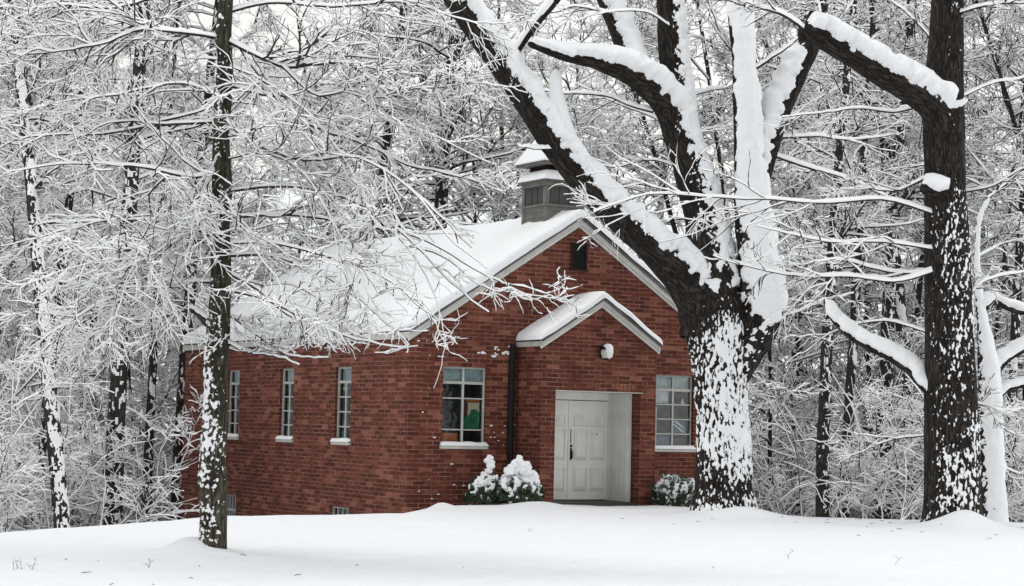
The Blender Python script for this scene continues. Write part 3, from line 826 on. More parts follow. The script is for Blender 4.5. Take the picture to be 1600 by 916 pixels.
# --- background tree variants (trunk + crown), shared by many trees
def wood_variant(seed, h, r0, lean, nb, low, wob=.03, sc_=-.72):
    rg = np.random.default_rng(seed); n = 14
    P, R = gen(np.array([[0., 0, -1.2]]), np.array([[lean[0], lean[1], 1.0]]), np.array([h + 1.2]), np.array([r0]), n, wob, .06, rg)
    R[0] = r0 * (1.12 - .85 * np.linspace(0, 1, n + 1))
    hi = low > .3; ds_ = .04 if hi else .10; C, r = spline(P[0], R[0], ds_)
    ns = 40 if hi else 18; T = nrm(np.gradient(C, axis=0)); S = np.array([.6, -.75, .25]); N = nrm(S - (T @ S)[:, None] * T); B = np.cross(T, N)
    th = np.linspace(0, 2 * math.pi, ns, endpoint=False); D = np.cos(th)[None, :, None] * N[:, None] + np.sin(th)[None, :, None] * B[:, None]
    base = C[:, None] + D * r[:, None, None]
    V = (C[:, None] + D * (r[:, None] * (1 + .08 * noise(base * 3, seed)))[..., None]).reshape(-1, 3)
    i_, j_ = np.meshgrid(np.arange(len(C) - 1), np.arange(ns), indexing='ij'); jn = (j_ + 1) % ns
    F = np.stack([i_ * ns + j_, i_ * ns + jn, (i_ + 1) * ns + jn, (i_ + 1) * ns + j_], -1).reshape(-1, 4)
    cov = np.cos(th)[None] * .6 + sc_ + (0 if hi else .34) + 1.5 * fbm(base * np.array([13, 13, 7]), seed + 2, 3)
    mi = (cov[:-1] > .1).reshape(-1).astype(int)
    uv = np.stack([(th * .2)[None] + 0 * r[:, None], np.arange(len(C))[:, None] * ds_ + 0 * th[None]], -1).reshape(-1, 2)
    tm = np_mesh('trunk', V, F, ['woodbark', 'twigsnow'], mi, uv)
    st = Strands()
    t = low + (1 - low) * rg.random(nb); x = t * (len(C) - 1); i = np.minimum(x.astype(int), len(C) - 2)
    p = C[i]; az = rg.random(nb) * 2 * math.pi; el = rg.normal(.35, .3, nb)
    d = np.stack([np.cos(az) * np.cos(el), np.sin(az) * np.cos(el), np.sin(el)], 1)
    ln = (1.6 + 3.2 * rg.random(nb)) * (1.15 - .5 * t); rr = np.clip(r[i] * .30, .012, .05)
    P, R = gen(p, d, ln, rr, 8, .13, -.015, rg); st.add(P, R, snowt(P, .062, rg), SN)
    bushy(st, P, R, ln, rg, [(8, .08, .8, .44, 6, .01, .034), (4.6, .12, .8, .58, 5, -.01, .028), (1.8, .2, .8, .65, 4, -.02, .024)], SN, .17)
    return tm, st.mesh('crown')


VARS = [wood_variant(101, 20, .16, (.02, 0), 46, .10), wood_variant(102, 18, .11, (.06, .03), 42, .08), wood_variant(103, 21, .25, (-.03, .02), 48, .14),
        wood_variant(104, 17, .085, (.12, .02), 40, .06), wood_variant(105, 18, .09, (-.12, 0), 40, .06), wood_variant(106, 21, .13, (0, -.02), 46, .10),
        wood_variant(107, 14, .06, (.05, -.03), 36, .05),
        wood_variant(108, 24, .21, (0, 0), 40, .34, .010), wood_variant(109, 23, .17, (.01, 0), 40, .38, .012),
        wood_variant(110, 23, .20, (0, 0), 40, .34, .012, -.30)]
n_tree = 0


def wood_tree(x, y, var, rz, s, label, group=None, lean=(0, 0), name='woodland_tree'):
    t = empty(name, (x, y, float(ground_z(x, y)) - .1), rz, label, 'tree', group); t.scale = (s, s, s)
    t.rotation_mode = 'ZXY'; t.rotation_euler = (lean[1], lean[0], rz)
    tm, cm = VARS[var]; link('trunk', tm, t); link('crown', cm, t); return t


# trunks one can point to
def px(u, Y): return at(u, 700, Y)[0]


GRP = 'trees of the snowy woods'
spec = [(180, 44.5, 7, -0.6, 1.0, 'straight dark flecked trunk rising through the woods beside the slender lawn tree', (0, 0)),
        (106, 40, 9, 0.0, .82, 'snow-plastered trunk leaning away from the church at the edge of the woods', (-.13, 0)),
        (281, 51.0, 7, -0.3, .85, 'dark trunk standing against the back corner of the brick side wall', (0, 0)),
        (562, 57, 7, 0.0, 1.0, 'dark trunk behind the church roof, nearer the slender lawn tree', (.015, 0)),
        (670, 57.5, 7, -0.6, 1.15, 'thick flecked trunk behind the middle of the church roof', (0, 0)),
        (804, 59, 8, 0.6, .65, 'thin dark trunk rising just beside the church cupola', (0, 0)),
        (1287, 44.0, 7, 0.0, .72, 'straight dark trunk between the big forked tree and the tall dark tree', (.0, 0)),
        (1318, 47, 8, 0.3, .8, 'slim trunk leaning close behind a straight dark trunk between the two big trees', (.05, 0)),
        (1382, 48, 7, 0.0, .9, 'flecked trunk in the woods nearest the tall dark tree, church side', (0, 0)),
        (1446, 50, 8, -0.3, 1.1, 'leaning dark trunk half hidden behind the tall dark tree', (-.12, 0)),
        (60, 46, 8, -0.6, .8, 'thin trunk in the woods at the far edge beyond the leaning plastered trunk', (.03, 0)),
        (232, 50, 8, 0.0, .75, 'slim dark trunk in the woods between two darker trunks near the church back corner', (0, 0)),
        (1575, 47, 8, -0.6, .8, 'dark trunk deep in the woods past the white-plastered trunk', (.02, 0))]
placed = []
for (u, Y, var, rz, s, lab, ln) in spec:
    x = px(u, Y); wood_tree(x, Y, var, rz, s, lab, GRP, ln); placed.append((x, Y))
LAB = ['thin snowy woodland tree lost in the tangle beside the church, one of many alike', 'snowy woodland tree lost in the tangle behind the church roof, one of many alike',
       'thin snowy woodland tree lost in the tangle beyond the forked tree, one of many alike']


def in_church(x, y, pad):
    dx, dy = x - C0[0], y - C0[1]; a = dx * math.cos(TH) + dy * math.sin(TH); b = -dx * math.sin(TH) + dy * math.cos(TH)
    return -pad < a < W + pad and -pad < b < L + pad


rg = np.random.default_rng(5); tries = 0; cnt = 0
while cnt < 56 and tries < 6000:
    tries += 1
    Y = 46 + 20 * rg.random(); x = (rg.random() * 2 - 1) * (.285 * Y + 2.0); u = 800 + FPX * x / Y
    if Y < (47 if u < 300 else 49 if u > 1150 else 50): continue
    if in_church(x, Y, 3.2): continue
    if 230 < u < 1150 and Y < 55 and not in_church(x, Y, -1) and u > 300: continue
    if min(math.hypot(x - a, Y - b) for a, b in placed) < (1.5 if Y < 60 else 2.0): continue
    var = int(rg.choice([1, 3, 4, 6, 6, 3, 4, 5, 1])); placed.append((x, Y)); cnt += 1
    wood_tree(x, Y, var, rg.random() * 6.28, .8 + .35 * rg.random(), LAB[0 if u < 300 else 1 if u < 1150 else 2], GRP)

# undergrowth: a thicket nobody could count
rg = np.random.default_rng(77); st = Strands(); NSAP = 640
u = rg.random(NSAP); Y = 38 + 24 * rg.random(NSAP) ** 1.5; x = (rg.random(NSAP) * 2 - 1) * (.28 * Y + 1)
uu = 800 + FPX * x / Y; ok = np.array([not in_church(a, b, 2.8) and (c < 290 or c > 1165 or b > 57) and (b > 41.5 or c < 260) and (b > 39 + 3 * (c > 60)) for a, b, c in zip(x, Y, uu)])
x, Y = x[ok], Y[ok]; n = len(x); gz = ground_z(x, Y) - .1
d = rg.normal(0, .22, (n, 3)); d[:, 2] = 1; ln = 2.2 + 3.4 * rg.random(n)
P, R = gen(np.stack([x, Y, gz], 1), d, ln, .010 + .008 * rg.random(n), 8, .12, .02, rg); st.add(P, R, snowt(P, .04, rg), SN)
bushy(st, P, R, ln, rg, [(10, .04, .9, .34, 5, -.01, .032), (5.5, .08, .85, .58, 4, -.02, .027), (2.2, .1, .85, .7, 3, -.02, .024)], SN, .16)
ug = link('undergrowth', st.mesh('undergrowth')); tag(ug, 'tangled snow-covered saplings and brush along the edge of the woods', 'undergrowth', None, 'stuff')

# ------------------------------------------------------------------ the three lawn trees
def path(pts, Y, dY=0.0, k=1.0):
    """pts (u,v,width px) at depth Y drifting by dY along its length -> points, radii"""
    n = len(pts); P = []; R = []
    for i, p in enumerate(pts):
        y = Y + dY * i / max(1, n - 1); P.append(at(p[0], p[1], y)); R.append(.5 * p[2] * y / FPX * k)
    return np.array(P), np.array(R)


def strand_from(st, pts, Y, dY, r0, snow, rg, n=26, S=SN):
    """a traced branch as one strand; returns it for growing twigs"""
    P, R = path([(a, b, 1) for a, b in pts], Y, dY); C, _ = spline(P, R, .08)
    x = np.linspace(0, len(C) - 1, n); i = np.minimum(x.astype(int), len(C) - 2); f = (x - i)[:, None]; C = C[i] * (1 - f) + C[i + 1] * f
    seg = np.linalg.norm(np.diff(C, axis=0), axis=1).sum()
    C = C + np.cumsum(rg.normal(0, .02, C.shape), 0) * np.linspace(0, 1, n)[:, None] * .6
    Rr = r0 * (1 - .78 * np.linspace(0, 1, n)); sn = snow * (.55 + .45 * (1 - np.linspace(0, 1, n))) * (.75 + .5 * rg.random(n))
    st.add(C[None], Rr[None], sn[None], S); return C, Rr, seg


UP = (.12, -.12, 1.0)
# 1. big forked tree
big = empty('forked_tree', BT, 0, 'huge old tree forking into thick snow-laden limbs in front of the church corner', 'tree')
Y = 36.0
tr = [(1132, 830, 124), (1131, 800, 104), (1131, 765, 90), (1130, 700, 84), (1128, 640, 80), (1125, 580, 84), (1120, 530, 96), (1112, 490, 106), (1104, 455, 96), (1100, 425, 70)]
P, R = path(tr, Y)
limb(big, 'trunk', P, R, S=nrm(np.array([.30, -1.0, .12])), ds=.012, nseg=280, rough=.07, seed=31,
     fleck=(.020, .78, 1.05, 30.0, lambda t: .16 * np.exp(-((t - .45) / .25) ** 2) + .25 * np.exp(-(t / .10) ** 2) - .35 * np.exp(-((t - .17) / .05) ** 2) - .8 * np.clip((t - .74) / .1, 0, 1), .42))
P, R = path([(1112, 525, 70), (1092, 468, 76), (1056, 420, 62), (1012, 380, 48), (940, 314, 44), (876, 238, 42), (826, 164, 41), (764, 74, 40), (706, -14, 38), (672, -70, 34)], Y, -.9)
limb(big, 'limb', P, R, S=UP, ds=.028, nseg=72, seed=32, ridge=(.17, .50, .36, 9), fleck=(.018, 1.2, .7, 14))
P, R = path([(1108, 530, 88), (1112, 470, 92), (1108, 410, 80), (1097, 335, 58), (1077, 255, 55), (1057, 185, 53), (1053, 110, 46), (1048, 50, 42), (1044, -25, 38), (1040, -90, 32)], Y, .3)
limb(big, 'limb', P, R, S=nrm(np.array([1.0, -.45, .2])), ds=.028, nseg=80, seed=33, ridge=(.09, .74, .45, 8, lambda t: -.5 * np.exp(-(t / .16) ** 4)), fleck=(.020, 1.1, .85, 22, lambda t: -.9 * np.exp(-(t / .22) ** 4)))
P, R = path([(1146, 600, 40), (1160, 555, 58), (1180, 515, 72), (1190, 475, 74), (1187, 430, 68), (1182, 390, 60), (1176, 330, 54), (1170, 250, 46), (1166, 160, 42), (1160, 70, 36), (1152, -20, 32), (1148, -90, 28)], Y, -.2)
limb(big, 'limb', P, R, S=nrm(np.array([.22, -1.0, .45])), ds=.028, nseg=84, rough=.09, seed=34, ridge=(.06, .28, .55, 5, lambda t: -1.3 * np.exp(-(t / .165) ** 6)), fleck=(.025, .9, .85, 14, lambda t: -.5 * np.exp(-(t / .165) ** 6)))
P, R = path([(1180, 330, 24), (1194, 265, 30), (1208, 200, 36), (1236, 132, 36), (1262, 74, 34), (1275, 20, 34), (1284, -30, 32)], Y, .5)
limb(big, 'limb', P, R, S=(-.45, -.3, .8), ds=.028, nseg=56, seed=36, ridge=(.17, .30, .40, 8, lambda t: -1.6 * np.clip((t - .66) / .08, 0, 1)), fleck=(.018, 1.25, .7, 18))
P, R = path([(1058, 205, 40), (1038, 160, 44), (1008, 132, 40), (978, 112, 36), (930, 96, 26), (880, 86, 18), (825, 68, 9)], Y + .2, -1.2)
limb(big, 'limb', P, R, S=UP, ds=.026, nseg=52, seed=37, ridge=(.24, .28, .34, 8))
P, R = path([(1004, 134, 34), (986, 96, 34), (968, 52, 30), (948, 2, 27), (934, -40, 24)], Y + .1, .4)
limb(big, 'limb', P, R, S=nrm(np.array([.9, -.5, .5])), ds=.026, nseg=52, seed=38, ridge=(.17, .25, .36, 8))
P, R = path([(795, 108, 10), (808, 80, 12), (835, 40, 13), (868, 0, 14), (890, -30, 14)], Y - .7, -.2)
limb(big, 'limb', P, R, S=(-.5, -.2, .8), ds=.03, nseg=24, seed=39, ridge=(.05, .3, .3, 6))
P, R = path([(890, 236, 30), (876, 195, 24), (869, 150, 15), (866, 108, 5)], Y - .5)
limb(big, 'broken_stub', P, R, S=nrm(np.array([.4, -1.0, .3])), ds=.026, nseg=36, seed=40, ridge=(.07, -.3, .3, 5))
rg = np.random.default_rng(11); st = Strands(); fam = []
for pts, Y_, dY, r0, sn_ in [
        ([(878, 232), (845, 232), (806, 229)], 35.4, -.4, .022, .10), ([(1085, 148), (1110, 140), (1142, 133), (1165, 120)], 36.3, .5, .03, .08),
        ([(1168, 115), (1200, 95), (1232, 70), (1250, 40)], 35.8, -.3, .035, .11), ([(1070, 260), (1030, 190), (960, 160), (900, 130)], 36.4, 1.5, .03, .06),
        ([(1020, 175), (985, 165), (950, 150), (880, 145), (820, 125)], 36.2, 1.0, .03, .07), ([(770, 75), (720, 50), (650, 38), (600, 34)], 36.2, 1, .016, .035),
        ([(1050, 60), (1090, 20), (1120, -20)], 36, .5, .03, .06),
        ([(1160, 100), (1130, 60), (1110, 10), (1100, -30)], 36, -.5, .025, .06), ([(1210, 500), (1250, 485), (1290, 470), (1330, 470)], 36, .6, .03, .06),
        ([(1205, 215), (1270, 215), (1330, 222), (1400, 215)], 36.2, .8, .035, .07), ([(1200, 240), (1260, 262), (1320, 285), (1390, 320)], 36.3, .8, .035, .08),
        ([(1265, 75), (1300, 40), (1330, 10), (1350, -20)], 36.4, .4, .04, .08), ([(1045, 40), (1010, 20), (960, 20), (900, 40)], 36, -.8, .02, .05),
        ([(948, 20), (900, 10), (860, 20), (800, 20)], 36, .8, .02, .05), ([(1065, 220), (1110, 200), (1150, 195)], 36.5, .8, .02, .05),
        ([(1075, 270), (1020, 250), (960, 262), (900, 250)], 36.5, 1.2, .02, .05)]:
    C, Rr, sg = strand_from(st, pts, Y_, dY, r0, sn_, rg); fam.append((C, Rr, sg))
fam = fam[1:]   # the short branch beside the cupola stays bare
Pf = np.array([f[0] for f in fam]); Rf = np.array([f[1] for f in fam]); Lf = np.array([f[2] for f in fam])
bushy(st, Pf, Rf, Lf, rg, [(5, .2, .7, .36, 8, -.005, .028), (3.6, .15, .75, .55, 6, -.01, .023), (1.6, .2, .7, .65, 5, -.015, .019)], SN, .13)
link('crown', st.mesh('crown', BT), big)

# 2. tall dark tree
tall = empty('dark_barked_tree', RT, 0, 'tall straight dark-barked tree with one thick snowy limb pointing back to the forked tree', 'tree')
Y = 33.2
tr = [(1488, 850, 124), (1488, 825, 104), (1488, 790, 88), (1487, 700, 82), (1485, 600, 78), (1483, 500, 74), (1480, 400, 71), (1477, 300, 64), (1475, 200, 62), (1477, 100, 55), (1481, 0, 50), (1484, -80, 44)]
P, R = path(tr, Y)
limb(tall, 'trunk', P, R, S=nrm(np.array([.25, -1.0, .1])), ds=.012, nseg=250, rough=.045, seed=51,
     fleck=(.015, 1.56, 1.0, 32.0, lambda t: .30 * np.exp(-(t / .20) ** 2) + .10 * np.exp(-((t - .45) / .12) ** 2) - .38 * np.clip((t - .5) / .15, 0, 1), .45))
P, R = path([(1472, 192, 52), (1456, 166, 48), (1430, 146, 42), (1380, 116, 40), (1330, 86, 36), (1288, 60, 35), (1262, 50, 33), (1252, 46, 28)], Y - .1, -.4)
limb(tall, 'limb', P, R, S=UP, ds=.025, nseg=64, seed=52, ridge=(.26, .50, .36, 8), fleck=(.018, 1.2, .7, 14))
P, R = path([(1474, 640, 16), (1448, 605, 19), (1420, 575, 19), (1380, 550, 18), (1340, 530, 16), (1305, 500, 13), (1288, 468, 8)], Y, .6)
limb(tall, 'limb', P, R, S=(-.1, -.3, 1), ds=.03, nseg=30, seed=53, ridge=(.13, .2, .36, 9))
P, R = path([(1480, 306, 24), (1456, 297, 24), (1438, 294, 18)], Y - .25)
limb(tall, 'broken_stub', P, R, S=UP, ds=.025, nseg=36, seed=54, ridge=(.17, .0, .2, 6))
P, R = path([(1262, 60, 26), (1262, 20, 30), (1266, -40, 30)], Y - .45)
rg = np.random.default_rng(12); st = Strands(); fam = []
for pts, Y_, dY, r0, sn_ in [
        ([(1262, 50), (1232, 28), (1200, 14), (1150, 2), (1100, -8)], 32.7, -.4, .04, .07), ([(1300, 62), (1285, 30), (1278, -10), (1290, -50)], 32.8, .3, .035, .06),
        ([(1465, 422), (1400, 440), (1330, 432), (1250, 430), (1180, 420), (1110, 398)], 33.0, -.6, .03, .075),
        ([(1462, 335), (1380, 312), (1290, 318), (1200, 312), (1110, 309), (1010, 306), (930, 332)], 33.0, -.5, .028, .065),
        ([(1460, 390), (1380, 378), (1300, 375), (1240, 362), (1180, 345)], 33.0, -.9, .025, .06), ([(1462, 270), (1400, 300), (1340, 300), (1280, 315)], 33.3, .8, .025, .06),
        ([(1455, 160), (1400, 175), (1340, 172), (1280, 180), (1220, 185)], 33.3, 1, .025, .06), ([(1460, 425), (1390, 425), (1300, 400), (1240, 405)], 33.3, 1.2, .03, .07),
        ([(1505, 470), (1540, 440), (1580, 430), (1640, 430)], 33.2, .6, .03, .06), ([(1508, 300), (1550, 290), (1600, 260), (1650, 240)], 33.2, -.5, .025, .055),
        ([(1505, 150), (1550, 130), (1600, 120), (1660, 100)], 33.2, .8, .025, .055), ([(1450, 520), (1380, 500), (1300, 520), (1250, 560)], 33.3, 1.2, .02, .05),
        ([(1500, 20), (1550, 8), (1610, 10), (1660, 0)], 33.0, -.5, .025, .06), ([(1455, 60), (1420, 20), (1380, -20)], 33.2, .5, .03, .06),
        ([(1508, 620), (1560, 640), (1620, 630)], 33.3, .8, .016, .045), ([(1450, 680), (1380, 690), (1310, 720)], 33.4, 1.2, .016, .045)]:
    fam.append(strand_from(st, pts, Y_, dY, r0, sn_, rg))
Pf = np.array([f[0] for f in fam]); Rf = np.array([f[1] for f in fam]); Lf = np.array([f[2] for f in fam])
bushy(st, Pf, Rf, Lf, rg, [(7, .15, .7, .36, 8, -.005, .028), (4, .15, .75, .55, 6, -.01, .023), (1.6, .2, .7, .65, 5, -.015, .019)], SN, .13)
link('crown', st.mesh('crown', RT), tall)

# white-plastered tree behind it
wt = empty('snow_plastered_tree', WT, 0, 'smaller trunk plastered white with snow, close behind the tall dark tree', 'tree')
Y = 36.2
P, R = path([(1556, 835, 44), (1553, 800, 38), (1550, 720, 36), (1547, 640, 35), (1543, 570, 31), (1537, 520, 20), (1530, 470, 11), (1526, 400, 6), (1530, 340, 5), (1548, 305, 4)], Y)
limb(wt, 'trunk', P, R, S=nrm(np.array([.3, -1, .1])), ds=.03, nseg=64, seed=61, ridge=(.03, .30, .6, 9), fleck=(.02, .5, .9, 22))
for k, pts in enumerate(([(1548, 585, 18), (1572, 560, 16), (1605, 540, 14), (1650, 510, 12)], [(1550, 630, 12), (1575, 607, 11), (1610, 600, 9), (1660, 590, 7)], [(1532, 490, 14), (1550, 470, 13), (1590, 485, 12), (1650, 490, 10)])):
    P, R = path(pts, Y, .5); limb(wt, 'limb', P, R, S=UP, ds=.03, nseg=28, seed=62 + k, ridge=(.12, .2, .25, 6))
rg = np.random.default_rng(13); st = Strands(); fam = []
for pts, Y_, dY, r0, sn_ in [([(1530, 400), (1570, 380), (1620, 370)], 36.2, .6, .02, .05), ([(1528, 440), (1490, 400), (1440, 380)], 36.2, .6, .02, .05), ([(1545, 310), (1570, 290), (1600, 262), (1640, 240)], 36.2, -.3, .025, .05),
                            ([(1550, 660), (1590, 680), (1640, 690)], 36.2, .4, .015, .05), ([(1548, 540), (1500, 520), (1440, 525)], 36.3, .6, .015, .05), ([(1552, 720), (1590, 740), (1640, 735)], 36.2, .5, .015, .05)]:
    fam.append(strand_from(st, pts, Y_, dY, r0, sn_, rg))
Pf = np.array([f[0] for f in fam]); Rf = np.array([f[1] for f in fam]); Lf = np.array([f[2] for f in fam])
bushy(st, Pf, Rf, Lf, rg, [(9, .1, .8, .5, 7, -.005, .030), (4, .15, .75, .55, 6, -.01, .024)], SN, .14)
link('crown', st.mesh('crown', WT), wt)

# 3. slender lawn tree with the wide, drooping crown
slim = empty('slender_tree', LT, 0, 'slender mossy-barked tree nearest the viewer, snowy twigs spreading over the church roof', 'tree')
Y = 22.2
P, R = path([(327, 892, 66), (330, 866, 50), (333, 820, 43), (332, 740, 41), (337, 650, 37), (339, 560, 37), (342, 500, 38), (346, 440, 31), (344, 360, 30), (347, 300, 31), (345, 215, 27), (347, 180, 28), (351, 95, 24), (349, 55, 26), (355, -30, 22), (353, -120, 19)], Y)
limb(slim, 'trunk', P, R, 'bark_mossy', S=nrm(np.array([-.55, -1.0, .1])), ds=.006, nseg=150, rough=.085, seed=71,
     fleck=(.013, 1.46, 1.05, 34.0, lambda t: .46 * np.exp(-((t - .24) / .10) ** 2) + .22 * np.exp(-(t / .08) ** 2) - .22 * np.clip((t - .36) / .08, 0, 1), .8))
P, R = path([(338, 520, 16), (322, 502, 14), (306, 488, 10), (282, 478, 6)], Y)
limb(slim, 'limb', P, R, 'bark_mossy', S=UP, ds=.015, nseg=30, seed=72, ridge=(.035, .2, .4, 12))
rg = np.random.default_rng(14); st = Strands(); fam = []
traced = [
    ([(348, 60), (300, 52), (221, 47), (160, 70), (60, 90), (-20, 108)], 0, -.8, .030, .060), ([(348, 190), (250, 195), (130, 212), (40, 212), (-20, 235)], 0, .8, .026, .055),
    ([(346, 262), (300, 276), (200, 258), (80, 258), (-20, 278)], 0, -1.0, .028, .060), ([(346, 330), (285, 372), (190, 430), (110, 470)], 0, -1.5, .022, .050),
    ([(338, 440), (260, 442), (180, 461), (115, 491), (60, 521), (25, 556), (14, 600)], 0, -1.2, .026, .060), ([(300, 482), (250, 496), (200, 500), (150, 520)], 0, .5, .018, .045),
    ([(350, 60), (400, 85), (450, 105), (500, 100), (550, 103), (596, 140), (660, 190)], 0, -.8, .032, .075), ([(440, 102), (495, 150), (550, 143), (625, 160), (640, 146), (710, 140), (760, 130)], -.3, -.7, .020, .060),
    ([(348, 215), (450, 190), (530, 215), (606, 246), (641, 268), (686, 279), (738, 298), (786, 318)], 0, -.9, .030, .062),
    ([(346, 300), (450, 290), (560, 320), (650, 385), (700, 440), (760, 490)], 0, -.4, .026, .050), ([(346, 340), (450, 335), (560, 350), (650, 370), (740, 420), (830, 468)], 0, .3, .026, .050),
    ([(344, 400), (430, 400), (520, 440), (600, 500), (640, 545)], 0, -1.0, .024, .055), ([(344, 450), (420, 470), (500, 510), (570, 535), (640, 542)], 0, -.4, .024, .060),
    ([(342, 480), (400, 520), (460, 545), (520, 540)], 0, .3, .020, .060), ([(340, 530), (390, 550), (430, 556), (470, 570)], 0, -.3, .02, .075),
    ([(350, 100), (420, 130), (500, 190), (560, 280), (600, 350)], 0, -1.5, .014, .036), ([(346, 250), (420, 240), (480, 280), (540, 380), (580, 470)], 0, -1.8, .014, .036),
    ([(350, 20), (420, 5), (520, 10), (620, 5), (700, 30), (760, 60)], 0, .5, .026, .060), ([(350, 0), (280, -20), (180, 10), (80, 0), (0, 30)], 0, .6, .026, .060),
    ([(346, 150), (280, 130), (200, 140), (100, 150), (20, 170)], 0, 1.6, .022, .050), ([(344, 370), (280, 350), (180, 345), (80, 370), (0, 390)], 0, 1.6, .022, .050),
    ([(346, 230), (300, 320), (240, 390), (150, 400), (60, 430)], 0, -2.2, .014, .036), ([(346, 290), (380, 360), (430, 430), (470, 500)], 0, -2.2, .014, .036),
    ([(346, 180), (390, 220), (470, 250), (560, 250), (640, 300), (700, 380), (760, 430)], 0, -2.0, .024, .050), ([(348, 130), (430, 150), (520, 130), (600, 180), (700, 220), (780, 260)], 0, 1.2, .024, .050),
    ([(600, 345), (660, 420), (690, 500), (694, 560), (684, 612)], -.5, -.5, .012, .032), ([(640, 385), (690, 400), (760, 450), (820, 466), (856, 470)], -.2, -.3, .014, .045),
    ([(345, 380), (420, 380), (500, 400), (590, 430), (680, 500)], 0, 1.6, .022, .050), ([(344, 420), (400, 450), (450, 490), (500, 500), (560, 520)], 0, 1.4, .020, .050),
    ([(346, 320), (320, 400), (260, 420), (180, 500), (100, 560)], 0, 1.0, .020, .050)]
for pts, off, dY, r0, sn_ in traced:
    fam.append(strand_from(st, pts, Y + off, dY, r0, sn_ * .52, rg))
Pf = np.array([f[0] for f in fam]); Rf = np.array([f[1] for f in fam]); Lf = np.array([f[2] for f in fam])
sparse = np.array([t[0][-1][0] > 610 and t[0][-1][1] > 240 for t in traced])
prune = lambda Q: np.where(Q[..., 0] > LT[0] + .1, Q[..., 2] < 2.34, Q[..., 2] < 2.0)
dense = [(15, .06, .70, .36, 9, -.006, .021), (6.5, .10, .72, .55, 7, -.010, .017), (2.6, .12, .72, .65, 5, -.012, .014)]
bushy(st, Pf[~sparse], Rf[~sparse], Lf[~sparse], rg, dense, SN, .17, .0026, prune)
bushy(st, Pf[sparse], Rf[sparse], Lf[sparse], rg, [(6.5, .10, .62, .27, 9, -.006, .021), (3.6, .12, .7, .55, 7, -.010, .017), (1.4, .15, .7, .65, 5, -.012, .014)], SN, .17, .0026, prune)
link('crown', st.mesh('crown', LT), slim)


# ------------------------------------------------------------------ shrubs
def shrub(u, v, Y, w_px, h_px, label, seed, leader=None, spiky=False):
    base = at(u, v, Y); base[2] = float(ground_z(base[0], base[1])); k = Y / FPX; rx, hz = w_px * k / 2, h_px * k
    o = empty('shrub', base, 0, label, 'shrub'); rg = np.random.default_rng(seed)
    n = 5200; d = nrm(rg.normal(0, 1, (n, 3))); d[:, 2] = np.abs(d[:, 2]); box = lambda q: (np.abs(q) ** 3).sum(-1) ** (-1 / 3.) * .9; rad = (.55 + .45 * rg.random(n) ** .4) * (1 + .22 * noise(d * 2.5, seed) + .12 * noise(d * 6, seed + 1)) * box(d)
    if spiky: rad *= 1 + .25 * (rg.random(n) < .06)
    c = d * rad[:, None] * np.array([rx, rx * .8, hz * .92]) + np.array([0, 0, .05])
    nr = nrm(d + rg.normal(0, .6, (n, 3))); a = nrm(np.cross(nr, rg.normal(0, 1, (n, 3)))); b = np.cross(nr, a)
    sz = (.016 + .018 * rg.random(n))[:, None]; el = 2.3 if spiky else 1.6
    V = np.stack([c - a * sz * el, c - b * sz * .6, c + a * sz * el, c + b * sz * .6], 1).reshape(-1, 3); F = np.arange(n * 4).reshape(-1, 4)
    link('foliage', np_mesh('foliage', V, F, ['leaf'], smooth=False), o)
    st_ = MB()
    for j in range(7): an = j * .9; st_.tube([(0, 0, -.05), (math.cos(an) * rx * .3, math.sin(an) * rx * .3, hz * .4), (math.cos(an) * rx * .7, math.sin(an) * rx * .5, hz * .7)], [.02, .013, .006], 6)
    st_.build('stem', 'twigbark', o)
    # snow heaped on the upper twigs
    bm = bmesh.new(); bmesh.ops.create_icosphere(bm, subdivisions=6, radius=1.0)
    dd = np.array([v.co[:] for v in bm.verts]); Fv = np.array([[v.index for v in f.verts] for f in bm.faces]); bm.free()
    rr_ = (1 + .22 * noise(dd * 2.5, seed) + .12 * noise(dd * 6, seed + 1)) * box(dd)
    lump = np.abs(noise(dd * 5.5, seed + 7)) * .16 + np.abs(noise(dd * 11, seed + 8)) * .09
    cov = dd[:, 2] - (.5 if not spiky else .42) + (1.2 if not spiky else 1.5) * fbm(dd * (5 if not spiky else 9), seed + 9, 3)
    rad = np.where(cov > 0, rr_ * .96 + (.16 - lump) * np.sqrt(np.clip(cov / .3, 0, 1)) * (1 if not spiky else .7), rr_ * .8)
    V = dd * rad[:, None] * np.array([rx, rx * .8, hz * .93]) + np.array([0, 0, .03]); keep = (cov > 0)[Fv].any(1)
    us, inv = np.unique(Fv[keep], return_inverse=True)
    link('snow', np_mesh('snow', V[us], inv.reshape(-1, 3), ['snow']), o)
    for (du, dvv, rp) in leader or ():
        bm = bmesh.new(); bmesh.ops.create_icosphere(bm, subdivisions=4, radius=rp * k, matrix=Matrix.Diagonal((1.1, 1, .85, 1)))
        co = np.array([v.co[:] for v in bm.verts]); ctr = np.array([du * k, -.05, dvv * k])
        co = co * (1 + .30 * noise((co + ctr) * 12, seed + 3) + .22 * noise((co + ctr) * 30, seed + 4))[:, None] + ctr
        Ft = np.array([[v.index for v in f.verts] for f in bm.faces]); bm.free()
        link('snow_clump', np_mesh('snow_clump', co, Ft, ['snow']), o)
    return o


shrub(756, 790, 38.2, 66, 44, 'rounded evergreen shrub with a thin snowy leader, under the front window', 3, [(6, 52, 6), (9, 60, 6), (4, 68, 5), (8, 73, 5), (0, 46, 7), (11, 66, 4)])
shrub(813, 791, 37.9, 76, 48, 'plumper evergreen shrub heaped with snow beside the porch corner', 8, [(-10, 56, 10), (-4, 64, 8), (4, 58, 9), (-16, 46, 11), (8, 50, 10), (-3, 70, 5)])
shrub(1056, 790, 39.6, 74, 48, 'spiky evergreen shrub dusted with snow beside the forked tree', 12, None, True)


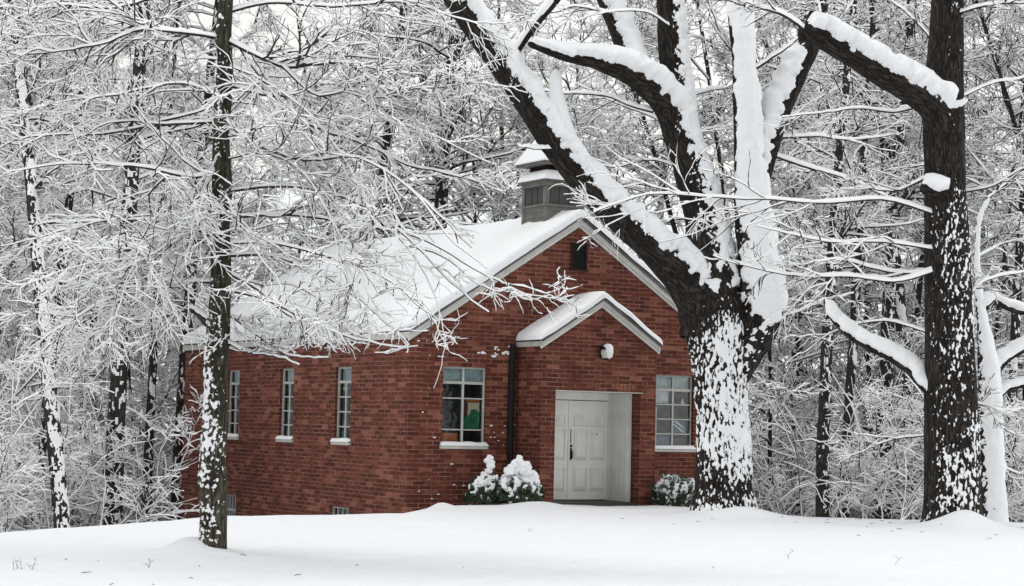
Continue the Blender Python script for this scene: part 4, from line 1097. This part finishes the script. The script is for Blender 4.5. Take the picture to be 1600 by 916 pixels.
# ------------------------------------------------------------------ dry weeds in the snow
def weed(u, v, Y, hpx, label, seed, multi=1):
    b = at(u, v, Y); b[2] = float(ground_z(b[0], b[1])); rg = np.random.default_rng(seed); k = Y / FPX; mb = MB()
    for j in range(multi):
        p = Vector((rg.normal(0, .12) * (multi > 1), rg.normal(0, .1) * (multi > 1), -.03)); pts = [p.copy()]; h = hpx * k * (.5 + .5 * rg.random() if j else 1)
        dx = rg.normal(0, .35)
        for s_ in range(5): p = p + Vector((dx * h / 5 + rg.normal(0, .015), rg.normal(0, .01), h / 5)); pts.append(p.copy())
        mb.tube(pts, [.0045, .004, .0035, .003, .0025, .002], 5)
        for q_ in (2, 4): mb.tube([pts[q_], pts[q_] + Vector((rg.normal(0, .05), 0, .03))], [.003, .0015], 5)
    o = mb.build('dry_weed', 'weed'); o.location = b; tag(o, label, 'weed')


weed(42, 888, 19.9, 32, 'clump of dry snow-bent weed stalks in the lawn snow at the near corner', 1, 6)
weed(235, 872, 20.5, 20, 'pair of pale weed stalks in the snow beside the slender trunk', 2, 2)
weed(1232, 868, 24.0, 20, 'single bent dry stalk in the snow before the forked tree', 3)
weed(1395, 876, 23.5, 16, 'short dry stalk in the snow before the tall dark tree', 4)
weed(826, 832, 29.0, 8, 'tiny dry stem in the snow before the church door', 5)
weed(1113, 877, 22.5, 5, 'tiny dark stub of weed in the snow before the forked trunk', 6)

# bits of twig fallen on the snow
rg = np.random.default_rng(91); mb = MB()
for k in range(46):
    t_ = [LT, BT, RT][k % 3]; x_, y_ = t_[0] + rg.normal(0, 1.6), t_[1] - abs(rg.normal(0, 3.2)) - .3
    z_ = float(ground_z(x_, y_)) + .004; a_ = rg.random() * 3.14; l_ = .02 + .05 * rg.random()
    p_ = Vector((x_, y_, z_)); d_ = Vector((math.cos(a_), math.sin(a_), .12)) * l_
    mb.tube([p_ - d_, p_ + Vector((0, 0, .006)), p_ + d_], [.003, .004, .002], 5)
tag(mb.build('twig_litter', 'twigbark'), 'scattered bits of dark twig lying on the lawn snow under the trees', 'twigs', None, 'stuff')
